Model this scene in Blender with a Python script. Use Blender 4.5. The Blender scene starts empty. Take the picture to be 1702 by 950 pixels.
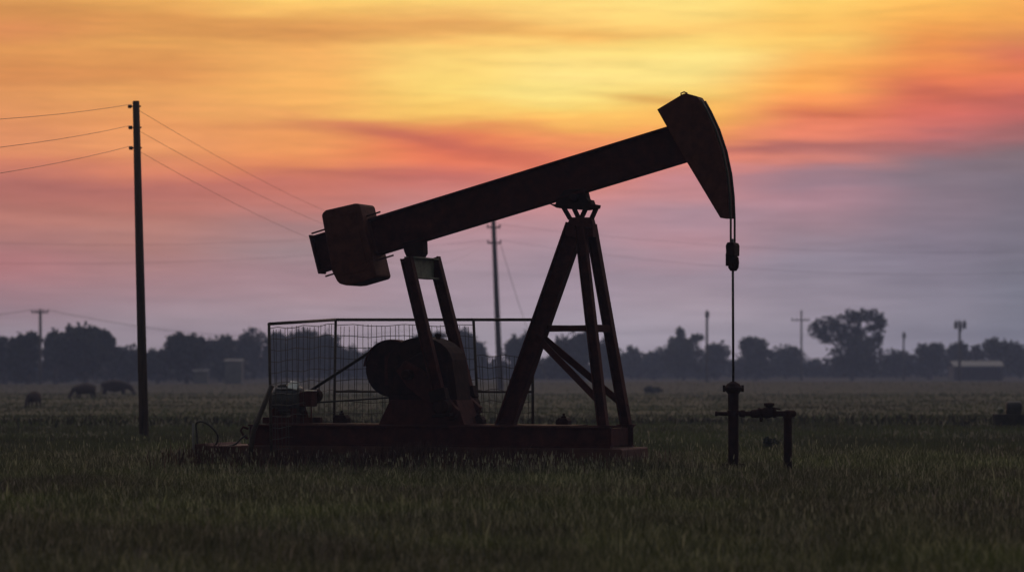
import bpy, math, random
import numpy as np
from mathutils import Vector, Matrix

random.seed(7)
RNG = np.random.default_rng(11)
R = math.radians
SC = bpy.context.scene
COL = SC.collection

# ------------------------------------------------------------------ survey numbers
H = 1.65            # eye height over the field
F = 5000.0          # focal length in photo pixels (1702 wide)
CX, HZ = 851.0, 615.0
D = 50.0            # distance to the pumpjack
TH = R(20)          # the pumpjack is turned by this angle
CT, ST = math.cos(TH), math.sin(TH)


def W(px, py, Y):
    """point at distance Y seen in direction (px, py)"""
    return Vector(((px - CX) / F * Y, Y, H + (HZ - py) / F * Y))


def L(px, py, v):
    """the same in the pumpjack's own axes, on its plane v (u along the beam, v away, z up)"""
    k = (px - CX) / F
    u = (D * k + v * (k * CT - ST)) / (CT + k * ST)
    y = D - u * ST + v * CT
    return Vector((u, v, H + (HZ - py) / F * y))


def gz(x, y):
    """height of the field"""
    a = 0.035 * np.sin(x * 0.55 + 1.3) * np.sin(y * 0.41) + 0.03 * np.sin(x * 0.21 - y * 0.17 + 2)
    far = np.clip((y - 110) / 150, 0, 1)
    b = 0.22 * np.sin(y * 0.045 + x * 0.006) + 0.16 * np.sin(x * 0.03 + y * 0.018 + 1.0)
    near = np.clip((np.hypot(x, y - 50) - 3) / 8, 0, 1)
    return a * near + b * far


# ------------------------------------------------------------------ materials
def new_mat(name):
    m = bpy.data.materials.new(name)
    m.use_nodes = True
    nt = m.node_tree
    b = nt.nodes['Principled BSDF']
    return m, nt, b


def noise_mat(name, c1, c2, scale=4.0, rough=0.8, metal=0.0, c3=None, bump=0.0, rough2=None, stretch=(1, 1, 1), spec=0.3, island=0.0):
    m, nt, b = new_mat(name)
    N = nt.nodes
    tc = N.new('ShaderNodeTexCoord')
    mp = N.new('ShaderNodeMapping')
    mp.inputs['Scale'].default_value = stretch
    nt.links.new(tc.outputs['Object'], mp.inputs['Vector'])
    n = N.new('ShaderNodeTexNoise')
    n.inputs['Scale'].default_value = scale
    n.inputs['Detail'].default_value = 6
    n.inputs['Roughness'].default_value = 0.65
    nt.links.new(mp.outputs['Vector'], n.inputs['Vector'])
    r = N.new('ShaderNodeValToRGB')
    e = r.color_ramp.elements
    e[0].position, e[0].color = 0.36, (*c1, 1)
    e[1].position, e[1].color = 0.62, (*c2, 1)
    if c3:
        q = e.new(0.74)
        q.color = (*c3, 1)
    nt.links.new(n.outputs['Fac'], r.inputs['Fac'])
    out = r.outputs['Color']
    if island:
        g = N.new('ShaderNodeNewGeometry')
        hs = N.new('ShaderNodeHueSaturation')
        mr = N.new('ShaderNodeMapRange')
        mr.inputs['To Min'].default_value = 1 - island
        mr.inputs['To Max'].default_value = 1 + island
        nt.links.new(g.outputs['Random Per Island'], mr.inputs['Value'])
        nt.links.new(mr.outputs['Result'], hs.inputs['Value'])
        nt.links.new(out, hs.inputs['Color'])
        out = hs.outputs['Color']
    nt.links.new(out, b.inputs['Base Color'])
    b.inputs['Roughness'].default_value = rough
    b.inputs['Metallic'].default_value = metal
    b.inputs['Specular IOR Level'].default_value = spec
    if rough2 is not None:
        mr = N.new('ShaderNodeMapRange')
        mr.inputs['To Min'].default_value = rough
        mr.inputs['To Max'].default_value = rough2
        nt.links.new(n.outputs['Fac'], mr.inputs['Value'])
        nt.links.new(mr.outputs['Result'], b.inputs['Roughness'])
    if bump:
        bp = N.new('ShaderNodeBump')
        bp.inputs['Strength'].default_value = bump
        bp.inputs['Distance'].default_value = 0.02
        nt.links.new(n.outputs['Fac'], bp.inputs['Height'])
        nt.links.new(bp.outputs['Normal'], b.inputs['Normal'])
    return m


M = {}
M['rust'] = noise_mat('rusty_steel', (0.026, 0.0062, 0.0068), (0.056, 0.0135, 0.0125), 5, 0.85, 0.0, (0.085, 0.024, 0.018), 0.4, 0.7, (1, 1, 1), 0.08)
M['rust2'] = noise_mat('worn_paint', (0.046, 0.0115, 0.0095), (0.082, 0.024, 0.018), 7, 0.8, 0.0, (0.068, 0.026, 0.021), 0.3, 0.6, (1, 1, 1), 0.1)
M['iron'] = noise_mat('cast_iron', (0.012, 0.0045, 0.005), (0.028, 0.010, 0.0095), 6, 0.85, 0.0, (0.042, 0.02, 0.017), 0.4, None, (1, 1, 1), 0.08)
M['grey_green'] = noise_mat('pale_grey_green', (0.07, 0.075, 0.06), (0.14, 0.15, 0.12), 8, 0.6, 0.0, (0.09, 0.04, 0.03), 0.2)
M['slab'] = noise_mat('stained_concrete', (0.042, 0.013, 0.012), (0.085, 0.033, 0.028), 3, 0.9, 0.0, None, 0.5)
M['rope'] = noise_mat('wire_rope', (0.03, 0.027, 0.026), (0.07, 0.06, 0.055), 30, 0.5, 0.3)
M['rod'] = noise_mat('greased_steel', (0.03, 0.028, 0.03), (0.08, 0.075, 0.075), 20, 0.35, 0.6)
M['motor'] = noise_mat('motor_paint', (0.020, 0.019, 0.027), (0.045, 0.04, 0.055), 9, 0.45, 0.0, (0.10, 0.05, 0.05), 0.2)
M['glint'] = noise_mat('glint_pale_metal', (0.55, 0.55, 0.58), (0.82, 0.8, 0.82), 14, 0.3, 0.3)  # motor highlights put into a very pale metal colour
M['rubber'] = noise_mat('belt_rubber', (0.015, 0.014, 0.015), (0.035, 0.032, 0.032), 12, 0.7)
M['pipe'] = noise_mat('fence_pipe', (0.022, 0.015, 0.014), (0.05, 0.032, 0.028), 9, 0.65)
M['wire'] = noise_mat('fence_wire', (0.022, 0.018, 0.018), (0.05, 0.04, 0.038), 9, 0.7)
M['wood'] = noise_mat('creosoted_pole', (0.022, 0.014, 0.012), (0.07, 0.04, 0.03), 5, 0.85, 0.0, None, 0.5, None, (3, 3, 0.25))
M['farwood'] = noise_mat('pale_pole_wood', (0.06, 0.05, 0.045), (0.12, 0.10, 0.09), 3, 0.85, 0.0, None, 0.2, None, (3, 3, 0.25))  # far poles and cans, paler than the nearer poles
M['ceramic'] = noise_mat('brown_ceramic', (0.03, 0.015, 0.012), (0.06, 0.03, 0.022), 6, 0.25)
M['line'] = noise_mat('line_wire', (0.04, 0.035, 0.03), (0.09, 0.08, 0.07), 2, 0.5, 0.3)
M['bark'] = noise_mat('bark', (0.03, 0.024, 0.02), (0.08, 0.065, 0.05), 2, 0.9)
M['leaf'] = noise_mat('leaves_dark', (0.010, 0.014, 0.008), (0.026, 0.030, 0.017), 0.5, 0.75, 0, None, 0, None, (1, 1, 1), 0.2, 0.35)
M['leaf_hazed'] = noise_mat('leaves_olive_hazed', (0.024, 0.028, 0.018), (0.055, 0.056, 0.036), 0.5, 0.75, 0, None, 0, None, (1, 1, 1), 0.2, 0.35)  # paler leaf copy; haze on the right-hand trees put into the colour
M['metal_roof'] = noise_mat('pale_metal_roof', (0.10, 0.10, 0.105), (0.14, 0.135, 0.14), 0.8, 0.6, 0.0)
M['pale_wall'] = noise_mat('pale_siding', (0.09, 0.085, 0.09), (0.15, 0.14, 0.14), 0.9, 0.8)
M['dark_wall'] = noise_mat('dark_boards_hazed', (0.05, 0.047, 0.05), (0.08, 0.075, 0.075), 1.2, 0.85)  # wall colour lifted so that distance haze is part of it
M['hide'] = noise_mat('red_brown_hide', (0.012, 0.005, 0.0045), (0.03, 0.011, 0.008), 2.2, 0.75)
M['horn'] = noise_mat('horn', (0.1, 0.085, 0.07), (0.2, 0.18, 0.15), 6, 0.6)
M['black'] = noise_mat('black_paint', (0.010, 0.008, 0.009), (0.03, 0.022, 0.022), 6, 0.6)


def blade_mat(name, stops, patch, rough=0.7, trans=0.0):
    """grass: each blade its own tone, patches of drier or greener growth"""
    m, nt, b = new_mat(name)
    N = nt.nodes
    g = N.new('ShaderNodeNewGeometry')
    r = N.new('ShaderNodeValToRGB')
    e = r.color_ramp.elements
    for i, (p, c) in enumerate(stops):
        q = e[i] if i < 2 else e.new(p)
        q.position, q.color = p, (*c, 1)
    nt.links.new(g.outputs['Random Per Island'], r.inputs['Fac'])
    tc = N.new('ShaderNodeTexCoord')
    n = N.new('ShaderNodeTexNoise')
    n.inputs['Scale'].default_value = 0.55
    n.inputs['Detail'].default_value = 8
    n.inputs['Roughness'].default_value = 0.7
    nt.links.new(tc.outputs['Object'], n.inputs['Vector'])
    r2 = N.new('ShaderNodeValToRGB')
    q = r2.color_ramp.elements
    q[0].position, q[0].color = 0.35, (*patch[0], 1)
    q[1].position, q[1].color = 0.65, (*patch[1], 1)
    nt.links.new(n.outputs['Fac'], r2.inputs['Fac'])
    mx = N.new('ShaderNodeMix')
    mx.data_type = 'RGBA'
    mx.blend_type = 'MULTIPLY'
    mx.inputs['Factor'].default_value = 1
    n3 = N.new('ShaderNodeTexNoise')
    n3.inputs['Scale'].default_value = 0.11
    n3.inputs['Detail'].default_value = 3
    nt.links.new(tc.outputs['Object'], n3.inputs['Vector'])
    r3 = N.new('ShaderNodeValToRGB')
    q = r3.color_ramp.elements
    q[0].position, q[0].color = 0.38, (0.78, 0.73, 0.76, 1)
    q[1].position, q[1].color = 0.60, (1.0, 1.12, 0.82, 1)
    nt.links.new(n3.outputs['Fac'], r3.inputs['Fac'])
    m0 = N.new('ShaderNodeMix')
    m0.data_type = 'RGBA'
    m0.blend_type = 'MULTIPLY'
    m0.inputs['Factor'].default_value = 1
    nt.links.new(r.outputs['Color'], m0.inputs['A'])
    nt.links.new(r3.outputs['Color'], m0.inputs['B'])
    nt.links.new(m0.outputs['Result'], mx.inputs['A'])
    nt.links.new(r2.outputs['Color'], mx.inputs['B'])
    nt.links.new(mx.outputs['Result'], b.inputs['Base Color'])
    b.inputs['Roughness'].default_value = rough
    b.inputs['Specular IOR Level'].default_value = 0.15
    if trans:
        tr = N.new('ShaderNodeBsdfTranslucent')
        nt.links.new(mx.outputs['Result'], tr.inputs['Color'])
        ms = N.new('ShaderNodeMixShader')
        ms.inputs['Fac'].default_value = trans
        nt.links.new(b.outputs[0], ms.inputs[1])
        nt.links.new(tr.outputs[0], ms.inputs[2])
        nt.links.new(ms.outputs[0], N['Material Output'].inputs['Surface'])
    return m


M['grass'] = blade_mat('meadow_grass', [(0.0, (0.036, 0.042, 0.020)), (0.4, (0.082, 0.090, 0.048)), (0.75, (0.135, 0.130, 0.092)), (0.95, (0.34, 0.315, 0.27))],
                       ((0.55, 0.49, 0.58), (1.15, 1.16, 1.02)), 0.7, 0.45)
M['pasture'] = blade_mat('grazed_pasture', [(0.0, (0.056, 0.064, 0.035)), (1.0, (0.098, 0.102, 0.062))], ((0.72, 0.70, 0.74), (1.04, 1.05, 0.98)), 0.7, 0.35)
M['dry'] = blade_mat('dry_stem', [(0.0, (0.16, 0.14, 0.11)), (1.0, (0.34, 0.31, 0.27))], ((0.8, 0.8, 0.8), (1, 1, 1)), 0.7, 0.3)
M['weeds'] = blade_mat('rank_weeds', [(0.0, (0.034, 0.030, 0.019)), (1.0, (0.075, 0.062, 0.040))], ((0.7, 0.6, 0.6), (1, 1, 1)))
M['dock'] = blade_mat('red_dock', [(0.0, (0.036, 0.013, 0.012)), (0.7, (0.070, 0.028, 0.024)), (1.0, (0.16, 0.085, 0.07))], ((0.7, 0.7, 0.7), (1, 1, 1)))


# ------------------------------------------------------------------ mesh collector
class MB:
    def __init__(s):
        s.v, s.f, s.sm = [], [], []

    def add(s, vs, fs, smooth=False):
        o = len(s.v)
        s.v += [tuple(p) for p in vs]
        s.f += [tuple(i + o for i in f) for f in fs]
        s.sm += [smooth] * len(fs)
        return s

    def prism(s, poly, v0, v1):
        """poly of (u, z) swept from v0 to v1"""
        n = len(poly)
        a = [(p[0], v0, p[1]) for p in poly] + [(p[0], v1, p[1]) for p in poly]
        fs = [tuple(range(n)), tuple(range(2 * n - 1, n - 1, -1))]
        fs += [(i, n + i, n + (i + 1) % n, (i + 1) % n) for i in range(n)]
        return s.add(a, fs)

    def sweep(s, prof, p0, p1, up=(0, 0, 1), k=1.0):
        """closed 2-D profile (side, up) from p0 to p1; k scales the far end"""
        p0, p1 = Vector(p0), Vector(p1)
        d = (p1 - p0).normalized()
        up = Vector(up)
        if abs(d.dot(up)) > 0.98:
            up = Vector((1, 0, 0))
        sd = d.cross(up).normalized()
        uv = sd.cross(d)
        n = len(prof)
        a = [p0 + sd * x + uv * y for x, y in prof] + [p1 + sd * x * k + uv * y * k for x, y in prof]
        fs = [tuple(range(n - 1, -1, -1)), tuple(range(n, 2 * n))]
        fs += [(i, (i + 1) % n, n + (i + 1) % n, n + i) for i in range(n)]
        return s.add(a, fs)

    def bar(s, p0, p1, w, h, up=(0, 0, 1), k=1.0):
        return s.sweep([(-w / 2, -h / 2), (w / 2, -h / 2), (w / 2, h / 2), (-w / 2, h / 2)], p0, p1, up, k)

    def ibeam(s, p0, p1, w, h, tf, tw, up=(0, 0, 1)):
        a, b, c = w / 2, h / 2, tw / 2
        pr = [(-a, -b), (a, -b), (a, -b + tf), (c, -b + tf), (c, b - tf), (a, b - tf), (a, b), (-a, b), (-a, b - tf), (-c, b - tf), (-c, -b + tf), (-a, -b + tf)]
        return s.sweep(pr, p0, p1, up)

    def angle(s, p0, p1, w, t, up=(0, 0, 1)):
        return s.sweep([(0, 0), (w, 0), (w, t), (t, t), (t, w), (0, w)], p0, p1, up)

    def tube(s, pts, r, seg=8, caps=True):
        pts = [Vector(p) for p in pts]
        rs = r if isinstance(r, (list, tuple)) else [r] * len(pts)
        n = len(pts)
        ref = None
        vs = []
        for i, p in enumerate(pts):
            d = (pts[min(i + 1, n - 1)] - pts[max(i - 1, 0)]).normalized()
            if ref is None:
                ref = Vector((0, 0, 1)) if abs(d.z) < 0.9 else Vector((1, 0, 0))
            x = (ref - d * ref.dot(d)).normalized()
            ref = x
            y = d.cross(x)
            for k in range(seg):
                t = 2 * math.pi * k / seg
                vs.append(p + (x * math.cos(t) + y * math.sin(t)) * rs[i])
        fs = []
        for i in range(n - 1):
            for k in range(seg):
                a, b = i * seg + k, i * seg + (k + 1) % seg
                fs.append((a, b, b + seg, a + seg))
        s.add(vs, fs, True)
        if caps:
            o = len(s.v) - n * seg
            s.f += [tuple(o + k for k in range(seg - 1, -1, -1)), tuple(o + (n - 1) * seg + k for k in range(seg))]
            s.sm += [False, False]
        return s

    def lathe(s, p0, axis, prof, seg=24):
        """prof: (distance along axis, radius)"""
        ax = Vector(axis).normalized()
        p0 = Vector(p0)
        pts = [p0 + ax * a for a, _ in prof]
        x = Vector((0, 0, 1)) if abs(ax.z) < 0.9 else Vector((1, 0, 0))
        x = (x - ax * x.dot(ax)).normalized()
        y = ax.cross(x)
        vs, fs = [], []
        for (a, r), p in zip(prof, pts):
            for k in range(seg):
                t = 2 * math.pi * k / seg
                vs.append(p + (x * math.cos(t) + y * math.sin(t)) * max(r, 1e-4))
        for i in range(len(prof) - 1):
            for k in range(seg):
                a, b = i * seg + k, i * seg + (k + 1) % seg
                fs.append((a, b, b + seg, a + seg))
        s.add(vs, fs)
        o = len(s.v) - len(prof) * seg
        s.f += [tuple(o + k for k in range(seg - 1, -1, -1)), tuple(o + (len(prof) - 1) * seg + k for k in range(seg))]
        s.sm += [False, False]
        return s

    def box(s, c, size):
        x, y, z = c
        a, b, h = size[0] / 2, size[1] / 2, size[2] / 2
        vs = [(x + i * a, y + j * b, z + k * h) for k in (-1, 1) for j in (-1, 1) for i in (-1, 1)]
        return s.add(vs, [(0, 2, 3, 1), (4, 5, 7, 6), (0, 1, 5, 4), (2, 6, 7, 3), (0, 4, 6, 2), (1, 3, 7, 5)])

    def build(s, name, mat, parent=None, bevel=0.0, origin=None):
        me = bpy.data.meshes.new(name)
        vs = s.v
        if origin is not None:
            ox, oy, oz = origin
            vs = [(a - ox, b - oy, c - oz) for a, b, c in vs]
        me.from_pydata(vs, [], s.f)
        me.polygons.foreach_set('use_smooth', s.sm)
        me.materials.append(M[mat] if isinstance(mat, str) else mat)
        me.update()
        o = bpy.data.objects.new(name, me)
        COL.objects.link(o)
        if parent:
            o.parent = parent
        if origin is not None:
            o.location = origin
        if bevel:
            b = o.modifiers.new('Bevel', 'BEVEL')
            b.width = bevel
            b.segments = 2
            b.limit_method = 'ANGLE'
        return o


def tag(o, label=None, cat=None, group=None, kind=None):
    for k, v in (('label', label), ('category', cat), ('group', group), ('kind', kind)):
        if v:
            o[k] = v
    return o


def empty(name, loc, rz=0.0, **kw):
    o = bpy.data.objects.new(name, None)
    COL.objects.link(o)
    o.location = loc
    o.rotation_euler = (0, 0, rz)
    o.empty_display_size = 0.3
    return tag(o, **kw)


def copy_thing(o, loc, rz=0.0, label=None, scale=None):
    c = o.copy()
    COL.objects.link(c)
    c.location = loc
    c.rotation_euler = (0, 0, rz)
    if scale:
        c.scale = scale
    if label:
        c['label'] = label
    for ch in list(o.children):
        k = ch.copy()
        COL.objects.link(k)
        k.parent = c
        for g in ch.children:
            q = g.copy()
            COL.objects.link(q)
            q.parent = k
    return c


def uz(p):
    return (p.x, p.z)


def P2(pts, v):
    return [uz(L(a, b, v)) for a, b in pts]


# ================================================================== THE PUMPJACK
PJ = empty('pumpjack', (0, D, 0), -TH, label='rusty oil pumpjack with tilted walking beam and horse head on a skid in grass', cat='pumpjack')

# --- foundation and skid
zt, zb = 0.735, 0.385                       # top and bottom of the skid
ul, ur = L(412, 706, -0.65).x, L(1014, 706, -0.65).x
sl, sr = L(322, 760, -0.70).x, L(1034, 760, -0.70).x
m = MB()
m.prism([(sl, -0.15), (sr, -0.15), (sr, 0.36), (sr - 0.03, 0.38), (sl + 0.9, 0.38), (sl + 0.86, 0.37), (sl + 0.25, 0.37), (sl + 0.2, 0.41), (sl + 0.02, 0.40), (sl, 0.38)], -0.70, 0.70)
m.build('foundation_slab', 'slab', PJ, 0.012)

m = MB()
for v in (-0.58, 0.58):
    m.ibeam((ul, v, (zt + zb) / 2), (ur, v, (zt + zb) / 2), 0.15, zt - zb, 0.028, 0.02)
for i in range(9):
    u = ul + 0.12 + (ur - ul - 0.24) * i / 8
    m.bar((u, -0.50, (zt + zb) / 2), (u, 0.50, (zt + zb) / 2), 0.12, zt - zb - 0.06)
m.build('base_frame', 'rust', PJ, 0.004)
m = MB()
m.box(((ul + ur) / 2 - 0.25, 0, zt + 0.008), (ur - ul - 1.0, 0.94, 0.012))
m.build('deck_plate', 'rust', PJ)
m = MB()                                     # tow hook on the end of the skid
a = L(413, 712, -0.3)
m.tube([a, L(404, 709, -0.3), L(400, 715, -0.3), L(405, 723, -0.3), L(412, 729, -0.3)], 0.022, 8)
m.box((ul - 0.03, -0.3, 0.56), (0.05, 0.22, 0.30))
m.build('tow_hook', 'rust', PJ)

# hold-down clamps on the skid
for (px, py, v, w, h) in ((568, 700, 0.50, 0.26, 0.15), (937, 704, 0.50, 0.22, 0.12), (796, 703, 0.3, 0.2, 0.14)):
    c = L(px, py, v)
    m = MB()
    z0 = zt + 0.002
    m.prism([(c.x - w / 2, z0), (c.x + w / 2, z0), (c.x + w / 2, z0 + h * 0.62), (c.x + w * 0.3, z0 + h), (c.x - w * 0.3, z0 + h), (c.x - w / 2, z0 + h * 0.62)], v - 0.09, v + 0.09)
    m.lathe((c.x, v, z0 + h), (0, 0, 1), [(0, 0.045), (0.03, 0.045), (0.031, 0.022), (0.075, 0.022)], 10)
    m.build('hold_down_clamp', 'iron', PJ, 0.006)

# --- samson post: one heavy back leg, two front legs
top = L(963, 372, 0)
m = MB()
m.ibeam(L(957, 374, 0), L(838, 712, 0), 0.22, 0.30, 0.03, 0.028, (1, 0, 0.35))
m.build('samson_post_leg', 'rust', PJ, 0.004)
for (a, b) in ((L(964, 374, -0.12), L(1003, 712, -0.56)), (L(982, 374, 0.12), L(1041, 708, 0.56))):
    m = MB()
    m.ibeam(a, b, 0.17, 0.16, 0.02, 0.018, (1, 0, -0.1))
    q = (b - a).normalized()
    m.box((b.x, b.y, zt + 0.012), (0.30, 0.16, 0.02))
    m.build('samson_post_leg', 'rust', PJ, 0.003)
m = MB()
m.bar(L(902, 546, 0), L(986, 545, -0.33), 0.07, 0.10)
m.bar(L(902, 545, 0), L(1013, 546, 0.34), 0.07, 0.10)
m.bar(L(986, 545, -0.30), L(1013, 546, 0.30), 0.07, 0.12)
m.build('cross_brace', 'rust', PJ, 0.003)
for (a, b) in ((L(886, 562, 0), L(997, 676, -0.50)), (L(893, 560, 0), L(1037, 681, 0.52))):
    m = MB()
    m.angle(a, b, 0.115, 0.02, (0, 1, 0.2))
    m.build('diagonal_brace', 'rust', PJ)
m = MB()
m.prism(P2([(947, 361), (982, 361), (985, 372), (986, 394), (942, 394), (938, 386), (943, 372)], -0.09), -0.09, 0.09)
m.prism(P2([(952, 372), (980, 372), (981, 378), (951, 378)], -0.16), -0.16, 0.16)
m.build('post_cap', 'rust', PJ, 0.01)

# --- saddle bearing
for (a, b) in (((937, 345), (948, 364)), ((954, 346), (962.5, 364)), ((974, 346), (965.5, 364)), ((992, 344), (983, 364))):
    a_, b_ = L(*a, 0), L(*b, 0)
    MB().bar(a_, b_, 0.10, 0.055, (0.8, 0, 0.3)).build('bearing_strut', 'iron', PJ)
m = MB()
m.prism(P2([(917, 339), (927, 340), (975, 344), (994, 340), (993, 346), (975, 349), (930, 346)], 0), -0.16, 0.16)
m.prism(P2([(926, 341), (932, 328), (942, 316), (974, 314), (978, 330), (983, 336), (984, 332), (987, 341), (976, 345)], 0), -0.12, 0.12)
c = L(960, 330, 0)
m.lathe((c.x, -0.26, c.z), (0, 1, 0), [(0, 0.05), (0.02, 0.07), (0.5, 0.07), (0.52, 0.05)], 16)
m.build('saddle_bearing', 'iron', PJ, 0.008)

# --- walking beam (one rolled I-section the whole way)
vb = -0.13
a0, a1 = L(518, 392, vb), L(1116, 209, vb)
b0, b1 = L(530, 452, vb), L(1136, 267, vb)
c0, c1 = (a0 + b0) / 2, (a1 + b1) / 2
c0.y = c1.y = 0
bd = (c1 - c0).normalized()
bn = Vector((-bd.z, 0, bd.x))
bh = abs((a0 - b0).dot(bn))
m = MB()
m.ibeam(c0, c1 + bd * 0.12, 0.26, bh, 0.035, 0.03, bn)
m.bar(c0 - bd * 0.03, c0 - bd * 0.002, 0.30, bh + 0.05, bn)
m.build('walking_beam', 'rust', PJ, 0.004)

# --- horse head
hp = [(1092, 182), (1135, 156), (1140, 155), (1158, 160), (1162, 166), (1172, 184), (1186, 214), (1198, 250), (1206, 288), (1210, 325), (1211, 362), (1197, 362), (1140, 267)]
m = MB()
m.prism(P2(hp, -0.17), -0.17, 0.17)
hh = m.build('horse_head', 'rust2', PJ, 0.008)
m = MB()
q = L(1128, 159, 0)
m.tube([L(1132, 162, 0), L(1132, 155, 0), L(1137, 153, 0), L(1142, 155, 0), L(1142, 160, 0)], 0.012, 6)
m.build('lifting_eye', 'rust2', hh)
# seams of welded plates on the head, 6 mm proud
m = MB()
for v in (-0.173,):
    m.prism(P2([(1101, 186), (1138, 164), (1152, 170), (1148, 250), (1142, 258)], -0.17), -0.178, -0.1705)
m.build('side_plate', 'rust2', hh, 0.002)

# --- bridle, carrier and polished rod
arc = [(1162, 166), (1172, 184), (1186, 214), (1198, 250), (1206, 288), (1210, 325), (1211.5, 362)]
for v in (-0.115, 0.115):
    pts = []
    for p in arc:
        q = L(p[0], p[1], -0.17)
        pts.append(Vector((q.x + 0.016, v, q.z)))
    pts.append(Vector((pts[-1].x, v, L(1213, 408, v).z)))
    m = MB()
    m.tube(pts, 0.018, 8)
    m.build('bridle_cable', 'rope', PJ)
    ux = pts[-1].x
cz = L(1217, 405, 0).z
m = MB()
m.prism([(ux - 0.07, cz - 0.20), (ux + 0.07, cz - 0.20), (ux + 0.075, cz - 0.03), (ux + 0.05, cz + 0.02), (ux - 0.05, cz + 0.02), (ux - 0.075, cz - 0.03)], -0.16, 0.16)
m.build('carrier_bar', 'iron', PJ, 0.015)
m = MB()
m.lathe((ux + 0.012, 0, cz - 0.44), (0, 0, 1), [(0, 0.05), (0.05, 0.085), (0.14, 0.095), (0.22, 0.085), (0.235, 0.06), (0.24, 0.055)], 14)
m.box((ux - 0.045, -0.03, cz - 0.26), (0.09, 0.16, 0.2))
m.build('rod_clamp', 'iron', PJ, 0.012)
m = MB()
m.tube([(ux, 0, cz + 0.08), (ux + 0.01, 0, 1.32)], 0.021, 10)
m.build('polished_rod', 'rod', PJ)

# --- beam counterweight block with through bolts
cw = [(534, 358), (536, 353), (541, 349), (589, 338), (595, 338), (598, 342), (607, 380), (625, 458), (622, 462), (584, 473), (574, 474), (563, 471), (559, 466), (551, 450)]
m = MB()
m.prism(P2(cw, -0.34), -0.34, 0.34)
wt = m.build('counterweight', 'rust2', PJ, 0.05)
m = MB()
for v in (-0.345,):
    c = L(572, 392, -0.34)
    m.prism(P2([(545, 362), (590, 351), (612, 447), (570, 458)], -0.34), -0.352, -0.3405)
m.build('cover_plate', 'rust2', wt, 0.004)
for (p, q) in (((518, 388), (632, 352)), ((541, 459), (654, 424))):
    for v in (-0.15,):
        m = MB()
        A, B = L(p[0], p[1], v), L(q[0], q[1], v)
        A.y = B.y = v
        m.tube([A, B], 0.015, 8)
        d = (B - A).normalized()
        m.build('through_bolt', 'rust', wt)

# --- tail bearing, equalizer, pitman arms
m = MB()
m.prism(P2([(673, 404), (706, 395), (707, 421), (700, 432), (682, 432), (676, 418)], 0), -0.13, 0.13)
m.build('tail_bearing', 'iron', PJ, 0.012)
pn0, pn1 = L(676, 430, -0.62), L(735, 676, -0.62)
pf0, pf1 = L(722, 430, 0.62), L(783, 672, 0.62)
eqc = (pn0 + pf0) / 2
ez0, ez1 = L(700, 463, 0).z, L(700, 428, 0).z
m = MB()
m.ibeam((eqc.x + 0.02, -0.52, (ez0 + ez1) / 2), (eqc.x + 0.02, 0.52, (ez0 + ez1) / 2), 0.22, ez1 - ez0, 0.025, 0.03)
m.build('equalizer', 'grey_green', PJ, 0.004)  # paler grey-green than the arms beside it
pins = []
for (a, b) in ((pn0, pn1), (pf0, pf1)):
    d = (b - a).normalized()
    m = MB()
    m.ibeam(a + d * -0.02, b, 0.15, 0.185, 0.022, 0.02, (1, 0, 0.24))
    o = m.build('pitman_arm', 'rust', PJ, 0.003)
    m = MB()
    sg = -1 if b.y < 0 else 1
    m.lathe((b.x, b.y - 0.11, b.z), (0, 1, 0), [(0, 0.10), (0.02, 0.14), (0.2, 0.14), (0.22, 0.10)], 18)
    m.bar(b - d * 0.30, b - d * 0.1, 0.20, 0.28, (1, 0, 0.24))
    m.bar(b + Vector((-0.15, 0, -0.15)), b + Vector((0.17, 0, -0.115)), 0.20, 0.05)
    m.build('wrist_pin_bearing', 'iron', o, 0.01)
    pins.append(b)

# --- gear reducer, cranks, sheave
gc = L(694, 620, 0)                            # crankshaft
gu, gzv = L(700, 620, 0).x, L(700, 622, 0).z
m = MB()
hs = [(646, 668), (644, 620)]
for k in range(15):
    t = math.pi * (1.0 - k / 14)
    hs.append((698 + 55 * math.cos(t), 612 - 52 * math.sin(t) ** 0.85))
hs += [(757, 640), (760, 668)]
m.prism(P2(hs, -0.36), -0.36, 0.30)
q = L(728, 562, 0)
m.lathe((q.x, 0.0, q.z - 0.03), (0, 0, 1), [(0, 0.04), (0.06, 0.04), (0.065, 0.06), (0.10, 0.06), (0.11, 0.03)], 10)
gb = m.build('gear_reducer', 'iron', PJ, 0.04)
m = MB()
m.prism(P2([(628, 707), (772, 707), (758, 664), (648, 664)], -0.40), -0.40, 0.36)
m.build('reducer_stand', 'rust', PJ, 0.01)
m = MB()
c = L(668, 588, -0.36)
m.prism(P2([(655, 610), (700, 585), (742, 600), (750, 655), (655, 655)], -0.36), -0.40, -0.3605)
m.build('bearing_cover', 'iron', gb, 0.02)
m = MB()
m.lathe((gu, -0.72, gzv), (0, 1, 0), [(0, 0.07), (0.02, 0.085), (1.42, 0.085), (1.44, 0.07)], 16)
m.build('crankshaft', 'iron', PJ)
for b in pins:
    v = b.y - 0.17 if b.y > 0 else b.y + 0.17
    a = Vector((gu, v, gzv))
    e = Vector((b.x, v, b.z))
    d = (e - a).normalized()
    n_ = Vector((-d.z, 0, d.x))
    m = MB()
    poly = [a - d * 0.22 + n_ * 0.12, a - d * 0.22 - n_ * 0.12, a + d * 0.1 - n_ * 0.19, e + d * 0.22 - n_ * 0.12, e + d * 0.25, e + d * 0.22 + n_ * 0.12, a + d * 0.1 + n_ * 0.19]
    m.prism([uz(p) for p in poly], v - 0.07, v + 0.07)
    o = m.build('crank_arm', 'rust', PJ, 0.012)
    m = MB()
    m.lathe((b.x, min(v, b.y) - 0.03, b.z), (0, 1, 0), [(0, 0.05), (abs(b.y - v) + 0.06, 0.05)], 12)
    m.build('wrist_pin', 'rod', o)

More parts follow.
